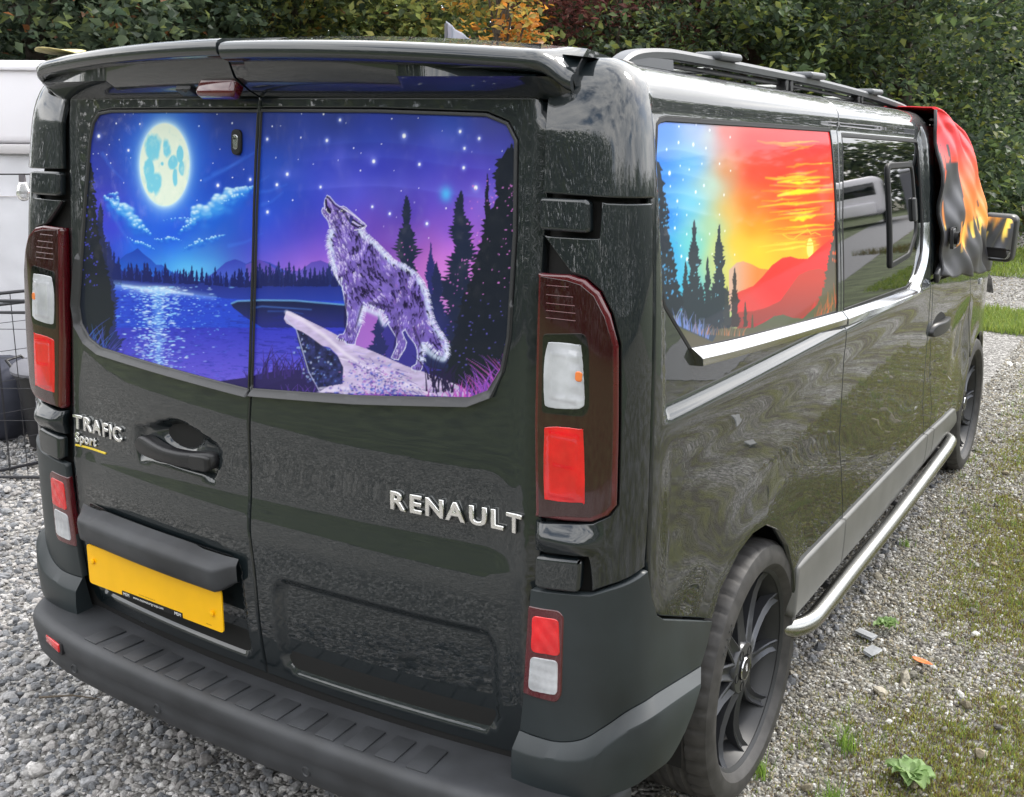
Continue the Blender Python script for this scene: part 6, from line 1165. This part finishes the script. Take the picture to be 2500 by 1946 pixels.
# ================================================================ OTHER THINGS
# ---- printed cover over the cab windows
def cab_cover():
    zs=np.linspace(0,1,74);NA=64;NB=46;V=[];C=[]
    Zp=[1.07,1.20,1.32,1.45,1.55,1.64,1.72,1.775,1.812];Yp=[4.13,4.06,3.98,3.87,3.76,3.62,3.42,3.16,2.93]
    H=len(zs)
    for sd in (1,):
        for b in zs:
            zt=1.055+b*(1.812-1.055)
            yA=float(np.interp(zt,Zp,Yp))
            yR=2.865+.02*math.sin(b*9)+(.06*max(0,b-.93)/.07)
            row=[]
            for i in range(NA):
                a=i/(NA-1);y=yR+(yA-yR)*a;zb=zt+(.105*(1-a)**1.2*(1-b)**3)
                t=y+.72;x=float(np.interp(zb,[1.0,1.2,1.4,1.6,1.75,1.80,1.84],[.958,.952,.938,.914,.888,.868,.80]))
                wr=.010*math.sin(a*21+b*6+2*math.sin(b*7))*(1-b)**.6+.008*math.sin(a*9-b*17)+.006*math.sin(a*37+b*23)*(1-b)
                bul=.020+.035*math.sin(math.pi*min(1,a*1.05))*(1-.55*b)
                row.append((x+bul+wr,y,zb+.006*math.sin(a*26+1)*(1-b)**6))
            for j in range(1,NB):
                c=j/(NB-1);x=row[-1][0]*(1-c)**1.0;p=.5*math.sin(math.pi*.5*min(1,c*5))
                row.append((x-.0,row[-1][1]+0 if False else yA+.035*p*2+.06*math.sin(math.pi*.5*c)*.6,zt-.008*c+.008*math.sin(c*30+b*12)*.4))
            V.append(row)
    n=NA+NB-1;X=np.array(V);R_=X[:,:,:]
    Lft=R_[:,::-1][:,1:].copy();Lft[:,:,0]*=-1;full=np.concatenate([R_,Lft],1);m=full.shape[1]
    q=np.arange(H*m).reshape(H,m);F=np.stack([q[:-1,:-1],q[:-1,1:],q[1:,1:],q[1:,:-1]],-1).reshape(-1,4);me=mesh_np('cover',full.reshape(-1,3),F)
    # flame print, painted in cloth coordinates
    B,A=np.meshgrid(zs,np.linspace(0,1,m),indexing='ij');u=np.minimum(A,1-A)*m/NA      # 0 at the rear edge, 1 at the screen edge
    st=fbm(u*7+3,B*1.6+1,4,5);st2=fbm(u*15+9,B*2.4,3,25);low=.16+.30*fbm(u*5+2,B*0+.5,3,3)+.16*np.sin(u*11+1)*.5
    flame=sst(B-low+(st-.5)*.55,-.03,.05);drip=((st2>.60)&(B>low-.28)).astype(float);flame=np.maximum(flame,drip*sst(B,.10,.2));hole=((st>.60)&(B<.72)).astype(float)+((u<.17)&(B<.82)&(st2<.56)).astype(float);flame=flame*(1-np.clip(hole,0,1))
    g=np.clip((B-.30)/.5,0,1)[...,None];fl=np.array((.92,.36,.035))*(1-g)+np.array((.78,.025,.035))*g;fl=np.where((B<.36)[...,None]&(st2>.55)[...,None],np.array((.93,.62,.10)),fl);dk=np.array((.030,.030,.036))*(1+.6*st[...,None])
    set_col(me,(dk*(1-flame[...,None])+fl*flame[...,None]).reshape(-1,3));mm=attr_mat('printed_cover_cloth','col',.42,0,.5,bump=(400,.1,.0008))
    o=tag(link('cab_cover',me,mm),'black cloth cab cover printed with red and orange flames, draped over the front windows','cover');sm=o.modifiers.new('thickness','SOLIDIFY');sm.thickness=.004;sm.offset=1
    hem=R_[:,0];link('rear_hem',bm_mesh(tube_bm([tuple(p) for p in hem[::4]],.007,6),smooth=50),M['plastic'],o)
    b=box_bm(.012,.075,.085,.012,3);c=link('fastening_patch',bm_mesh(b,smooth=50),M['trim'],o);c.location=(.992,2.985,1.305);c.rotation_euler=(0,math.radians(-4),0)
    b=box_bm(.008,.05,.05,.02,3);c=link('fastening_eyelet',bm_mesh(b,smooth=50),M['rubber'],o);c.location=(.997,2.985,1.305)
    b=box_bm(.02,.09,.045,.006,2);c=link('hem_clip',bm_mesh(b,smooth=50),M['trim'],o);c.location=(.968,2.875,1.175);c.rotation_euler=(math.radians(25),0,0)
cab_cover()
# ---- leaf on the roof spoiler and leaf on the ground
def big_leaf(name,loc,rot,L,w,col,label,curl=.2):
    n=9;V=[];F=[]
    for i in range(n):
        f=i/(n-1);hw=w*math.sin(math.pi*min(1,f*.96+.02))**.8*(1-.25*f)
        for k in (-1,-.5,0,.5,1): V.append((f*L,k*hw,curl*L*(f-.4)**2+.35*abs(k)*hw))
    for i in range(n-1):
        for k in range(4): F.append((i*5+k,(i+1)*5+k,(i+1)*5+k+1,i*5+k+1))
    me=mesh_np(name,np.array(V),np.array(F));o=link(name,me,mat('dry_leaf_'+label.split()[0],col,.6,noise=(40,.25)));o.location=loc;o.rotation_euler=rot;sm=o.modifiers.new('thickness','SOLIDIFY');sm.thickness=.0015
    b=tube_bm([(0,0,curl*L*.16),(-L*.18,.002,curl*L*.2+.004)],.0016,6);link('stalk',bm_mesh(b),M['twig'],o);tag(o,label,'leaf');return o
big_leaf('fallen_leaf',(-.60,.225,1.897),(0,math.radians(-3),math.radians(180)),.185,.055,(.60,.50,.22),'pale yellow leaf lying on the left end of the van roof spoiler',.10)
big_leaf('fallen_leaf',(1.175,1.885,.022),(0,0,math.radians(-22)),.075,.016,(.68,.18,.05),'orange leaf lying alone on mossy gravel right of the van',.3)
# ---- white caravan side with its awning skirt
cv_=tag(empty('white_caravan',(-4.21,2.17,0),math.atan2(.513,.858)),'white caravan side with grey rail and wrinkled skirt at left edge','caravan')
wm=mat('white_painted_sheet',(.80,.78,.82),.45,noise=(2,.04));gm_=mat('grey_awning_rail',(.52,.50,.51),.4)
def lobj(name,me,m,loc): o=link(name,me,m,cv_);o.location=loc;return o
b=box_bm(2.7,1.9,.48,.06,4,(-.45,.96,1.815));lobj('body',bm_mesh(b,smooth=40),wm,(0,0,0))
lobj('roof_edge',bm_mesh(box_bm(2.74,.03,.030,.008,2,(-.45,.0,2.012)),smooth=40),wm,(0,0,0));lobj('awning_rail',bm_mesh(box_bm(2.7,.035,.055,.008,2,(-.45,-.005,1.558)),smooth=40),gm_,(0,0,0))
X,Z=np.meshgrid(np.linspace(-1.8,.9,90),np.linspace(.02,1.535,60));Yw=.02+.030*(fbm(X*2.2+5,Z*1.6+3,4,9)-.5)+.03*(fbm(X*5,Z*5+X*2,3,19)-.5)
q=np.arange(X.size).reshape(X.shape);lobj('awning_skirt',mesh_np('skirt',np.stack([X.ravel(),Yw.ravel(),Z.ravel()],1),np.stack([q[:-1,:-1],q[:-1,1:],q[1:,1:],q[1:,:-1]],-1).reshape(-1,4)),mat('wrinkled_white_sheeting',(.66,.66,.70),.38,noise=(3,.08)),(0,0,0))
lobj('skirt_pole',bm_mesh(tube_bm([(-1.8,0,1.29),(.9,0,1.285)],.004,6)),gm_,(0,0,0));lobj('chassis',bm_mesh(box_bm(2.6,1.8,1.2,.02,1,(-.45,1.02,.80))),M['inner'],(0,0,0))
# ---- string light
sl_=tag(empty('string_light',(-2.55,1.313,1.50)),'clear bulb hanging on a thin cord in front of the white caravan','light')
cp=[(-5.3,.36,1.66),(-4.2,.62,1.545),(-3.2,.99,1.508),(-2.55,1.313,1.502),(-2.0,1.66,1.53),(-1.4,2.02,1.63),(-.76,2.42,1.80)]
o=link('cord',bm_mesh(tube_bm(spline(cp,8,False),.0032,6)),M['rubber'],sl_);o.location=(2.55,-1.313,-1.50)
link('bulb_socket',bm_mesh(lathe_bm([(0,.0001),(0,.013),(-.030,.015),(-.032,.0001)],14,'Z'),smooth=40),mat('grey_socket',(.12,.11,.12),.5),sl_)
gl=mat('bulb_glass',(.90,.90,.90),.08,coat=1);gl.node_tree.nodes['Principled BSDF'].inputs['Transmission Weight'].default_value=.75
link('bulb',bm_mesh(lathe_bm([(-.031,.014),(-.045,.021),(-.065,.029),(-.085,.031),(-.102,.025),(-.112,.012),(-.114,.0001)],18,'Z'),smooth=60),gl,sl_);link('bulb_collar',bm_mesh(lathe_bm([(-.031,.016),(-.075,.027),(-.080,.0275)],18,'Z'),smooth=50),wm,sl_)
# ---- wire pen panels
pm=mat('black_coated_wire',(.012,.012,.016),.35)
def pen_panel(x0,y0,x1,y1,h,label,nv):
    L_=math.hypot(x1-x0,y1-y0);t=tag(empty('wire_pen_panel',(x0,y0,0),math.atan2(y1-y0,x1-x0)),label,'fence panel','folding wire pen panels')
    for z in (.022,h-.055,h): link('rail',bm_mesh(tube_bm([(0,0,z),(L_,0,z)],.0085 if z!=h-.055 else .0075,8)),pm,t)
    vm=bm_mesh(tube_bm([(0,0,.01),(0,0,h)],.0022,5));hm_=bm_mesh(tube_bm([(0,0,0),(L_,0,0)],.0018,5))
    for k in range(nv+1): o=link('wire',vm,pm,t);o.location=(L_*k/nv,.002,0)
    for z in (.17,.31,.47,.62,.76): o=link('wire',hm_,pm,t);o.location=(0,-.002,z)
    for x in (0,L_): link('post',bm_mesh(tube_bm([(x,0,.0),(x,0,h)],.007,8)),pm,t)
pen_panel(-3.52,1.07,-2.62,1.62,.895,'black wire pen panel nearest the van, bottom rail lying level on gravel',12)
pen_panel(-3.25,.93,-3.02,1.86,.905,'black wire pen panel angled back towards the bin and caravan',12)
# ---- dustbin, dark sack, pennant, post
db=tag(empty('dustbin',(-3.30,1.93,0)),'black ribbed plastic dustbin with grey lid behind the wire pen','bin');bm=bmesh.new();nr=48;pr_=[(0,.165),(.02,.185),(.36,.225),(.40,.225),(.405,.240),(.43,.240),(.43,.220)];rings=[[bm.verts.new(((r+(.004 if k%4<2 and z<.36 else 0))*math.cos(6.2832*k/nr),(r+(.004 if k%4<2 and z<.36 else 0))*math.sin(6.2832*k/nr),z)) for k in range(nr)] for z,r in pr_]
for a,b in zip(rings[:-1],rings[1:]):
    for k in range(nr): bm.faces.new((a[k],a[(k+1)%nr],b[(k+1)%nr],b[k]))
bm.faces.new(rings[0][::-1]);link('bin_body',bm_mesh(bm,smooth=35),M['plastic'],db)
link('lid',bm_mesh(lathe_bm([(.425,.250),(.440,.252),(.462,.235),(.50,.13),(.51,.0001)],40,'Z'),smooth=40),mat('grey_bin_lid',(.16,.16,.18),.45),db)
for a in (3.5,.35):
    c,s=math.cos(a),math.sin(a);hpts=[(c*.24-s*.07,s*.24+c*.07,.42),(c*.285-s*.06,s*.285+c*.06,.465),(c*.285+s*.06,s*.285-c*.06,.465),(c*.24+s*.07,s*.24-c*.07,.42)];link('lid_handle',bm_mesh(tube_bm(hpts,.008,8),smooth=50),M['plastic'],db)
X=bmesh.new();bmesh.ops.create_icosphere(X,subdivisions=4,radius=1)
for v in X.verts:
    n_=float(fbm(np.array(v.co.x*1.6+4),np.array(v.co.z*2.2+v.co.y*1.3+7),4,3));k=.75+.55*n_;v.co=Vector((v.co.x*.30*k,v.co.y*.24*k,max(-.20,v.co.z*.24*k)+.20))
o=link('fabric_sack',bm_mesh(X,smooth=80),mat('dark_blue_fabric',(.035,.038,.055),.85));o.location=(-3.82,1.86,0);tag(o,'dark blue crumpled fabric sack beside the dustbin','sack')
pn=tag(empty('grey_pennant',(-2.525,4.40,0)),'grey cloth pennant showing above the van roof','flag');link('flag_pole',bm_mesh(tube_bm([(0,0,0),(0,0,2.36)],.011,8),smooth=50),M['railgrey'],pn)
U,Vv=np.meshgrid(np.linspace(0,1,16),np.linspace(0,1,16));xx=U*.225*(1-.0*Vv);zt=2.375-.158*U**.85;zb=2.02+.19*U;zz=zt*(1-Vv)+zb*Vv;yy=.03*np.sin(U*9+Vv*4)*U+.018*np.sin(U*17)
q=np.arange(U.size).reshape(U.shape);me=mesh_np('cloth',np.stack([xx.ravel(),(xx*.5+yy).ravel(),zz.ravel()],1),np.stack([q[:-1,:-1],q[:-1,1:],q[1:,1:],q[1:,:-1]],-1).reshape(-1,4));o=link('cloth',me,mat('grey_cloth',(.33,.35,.41),.7,noise=(12,.1)),pn);o.modifiers.new('thickness','SOLIDIFY').thickness=.004
po=tag(empty('marker_post',(-.95,17.9,0)),'short dark wooden post with a pale band before the far trees','post');link('post_body',bm_mesh(lathe_bm([(0,.08),(.80,.08),(.84,.06),(.84,.0001)],12,'Z'),smooth=40),M['bark'],po);link('pale_band',bm_mesh(lathe_bm([(.66,.083),(.66,.084),(.73,.084),(.73,.083)],12,'Z')),wm,po)
# ---- weeds, tufts, flat slates on the right hand gravel
def tuft(x,y,n,h,cols,label,group='grass tufts in the gravel'):
    o=blade_cloud('grass_tuft',np.zeros((1,2)),h*.5,h,cols,n,M['blade'],h*.22,.0014);o.location=(x,y,0);tag(o,label,'grass tuft')
GB=[(.16,.27,.04),(.20,.31,.06),(.12,.22,.04)]
tuft(1.123,1.271,70,.085,GB,'upright bright green tuft between the rear wheel and the broad-leaved weed');tuft(.965,1.02,60,.07,GB,'yellow-green tuft beside the foot of the rear wheel');tuft(1.17,.98,80,.085,GB,'spreading grass tuft at the bottom edge left of the broad-leaved weed');tuft(1.42,1.02,60,.07,GB,'small tuft at the bottom edge right of the broad-leaved weed')
tuft(-1.10,.42,40,.05,GB,'tiny green weed beside the left end of the rear bumper');tuft(.93,2.9,30,.05,GB,'small green tuft close under the side step')
def weed(x,y,n,L,label):
    root=tag(empty('broad_leaved_weed',(x,y,.0)),label,'weed')
    for k in range(n):
        a=6.283*k/n+RNG.uniform(-.3,.3);l=L*RNG.uniform(.7,1.1);w=l*.36;V=[];F=[]
        for i in range(6):
            f=i/5;hw=w*math.sin(math.pi*(f*.9+.06))**.7
            for q_ in (-1,0,1): V.append((f*l,q_*hw,.02+.05*l/.08*f*(1-f)*1.4+.012*abs(q_)+.006*math.sin(f*9+q_)))
        for i in range(5):
            for q_ in range(2): F.append((i*3+q_,(i+1)*3+q_,(i+1)*3+q_+1,i*3+q_+1))
        me=mesh_np('leaf',np.array(V),np.array(F));set_col(me,np.tile(np.array((.22,.33,.13))*RNG.uniform(.8,1.2),(len(V),1)));o=link('leaf',me,M['blade'],root);o.rotation_euler=(0,RNG.uniform(-.25,.1),a)
weed(1.315,1.205,14,.068,'broad-leaved pale green weed at the bottom edge on mossy gravel');weed(1.045,2.075,12,.05,'low leafy weed next to the grey slate chips near the side step')
def slate(x,y,s,label):
    bm=box_bm(s,s*.7,.010,.002,1)
    for v in bm.verts: v.co.x+=RNG.uniform(-.2,.2)*s*.5;v.co.y+=RNG.uniform(-.2,.2)*s*.4
    o=link('slate_chip',bm_mesh(bm),M['slate']);o.location=(x,y,.020);o.rotation_euler=(.06,-.08,RNG.uniform(0,3));tag(o,label,'stone')
M['slate']=mat('grey_slate',(.26,.27,.28),.6,noise=(20,.2),bump=(60,.4,.004))
slate(1.0,1.975,.06,'larger grey slate chip in front of the low leafy weed');slate(1.05,1.86,.055,'small grey slate chip right of the low leafy weed');slate(2.06,3.92,.085,'flat pale grey stone at the right edge of the mossy gravel')
b=tube_bm([(0,0,.035),(.09,.05,.045),(.17,.085,.04)],[.004,.003,.0015],6);o=link('dry_stick',bm_mesh(b),M['twig']);o.location=(-1.02,.20,0);tag(o,'thin dry stick lying on gravel left of the rear bumper','stick')
# ---- seen mirrored in the van's glass: a caravan with awning across the way
rc=tag(empty('white_touring_caravan',(10.5,37.8,0),math.radians(-12)),'white touring caravan parked across the service road','caravan')
b=box_bm(2.2,4.6,1.9,.35,5,(0,2.3,1.45));link('body',bm_mesh(b,smooth=50),wm,rc);link('front_window',bm_mesh(box_bm(1.7,.06,.62,.05,2,(0,.02,1.78)),smooth=40),M['glass'],rc);link('side_window',bm_mesh(box_bm(.06,1.2,.6,.05,2,(-1.1,2.6,1.7)),smooth=40),M['glass'],rc)
link('gas_locker',bm_mesh(box_bm(1.5,.30,.6,.1,3,(0,-.02,.86)),smooth=50),wm,rc)
for x in (-.95,.95): o=link('wheel',bm_mesh(lathe_bm([(-.09,.0001),(-.09,.30),(.09,.30),(.09,.0001)],20,'X'),smooth=40),M['rubber'],rc);o.location=(x,2.4,.30)
aw=tag(empty('grey_awning',(7.4,38.9,0),math.radians(-12)),'grey porch awning with pale curtains beside the touring caravan','awning');am=mat('grey_awning_cloth',(.13,.13,.15),.7)
link('roof',bm_mesh(box_bm(3.,4.,.12,.05,2,(0,2,2.35)),smooth=40),mat('pale_awning_roof',(.55,.55,.60),.6),aw);link('wall',bm_mesh(box_bm(3.,.04,2.2,.01,1,(0,0,1.12))),am,aw);link('wall',bm_mesh(box_bm(.04,4,2.2,.01,1,(-1.5,2,1.12))),am,aw)
for x in (-1.0,-.2,.7): link('curtain',bm_mesh(box_bm(.28,.03,1.2,.01,1,(x,-.03,1.35))),mat('pale_curtain',(.60,.52,.50),.8),aw)
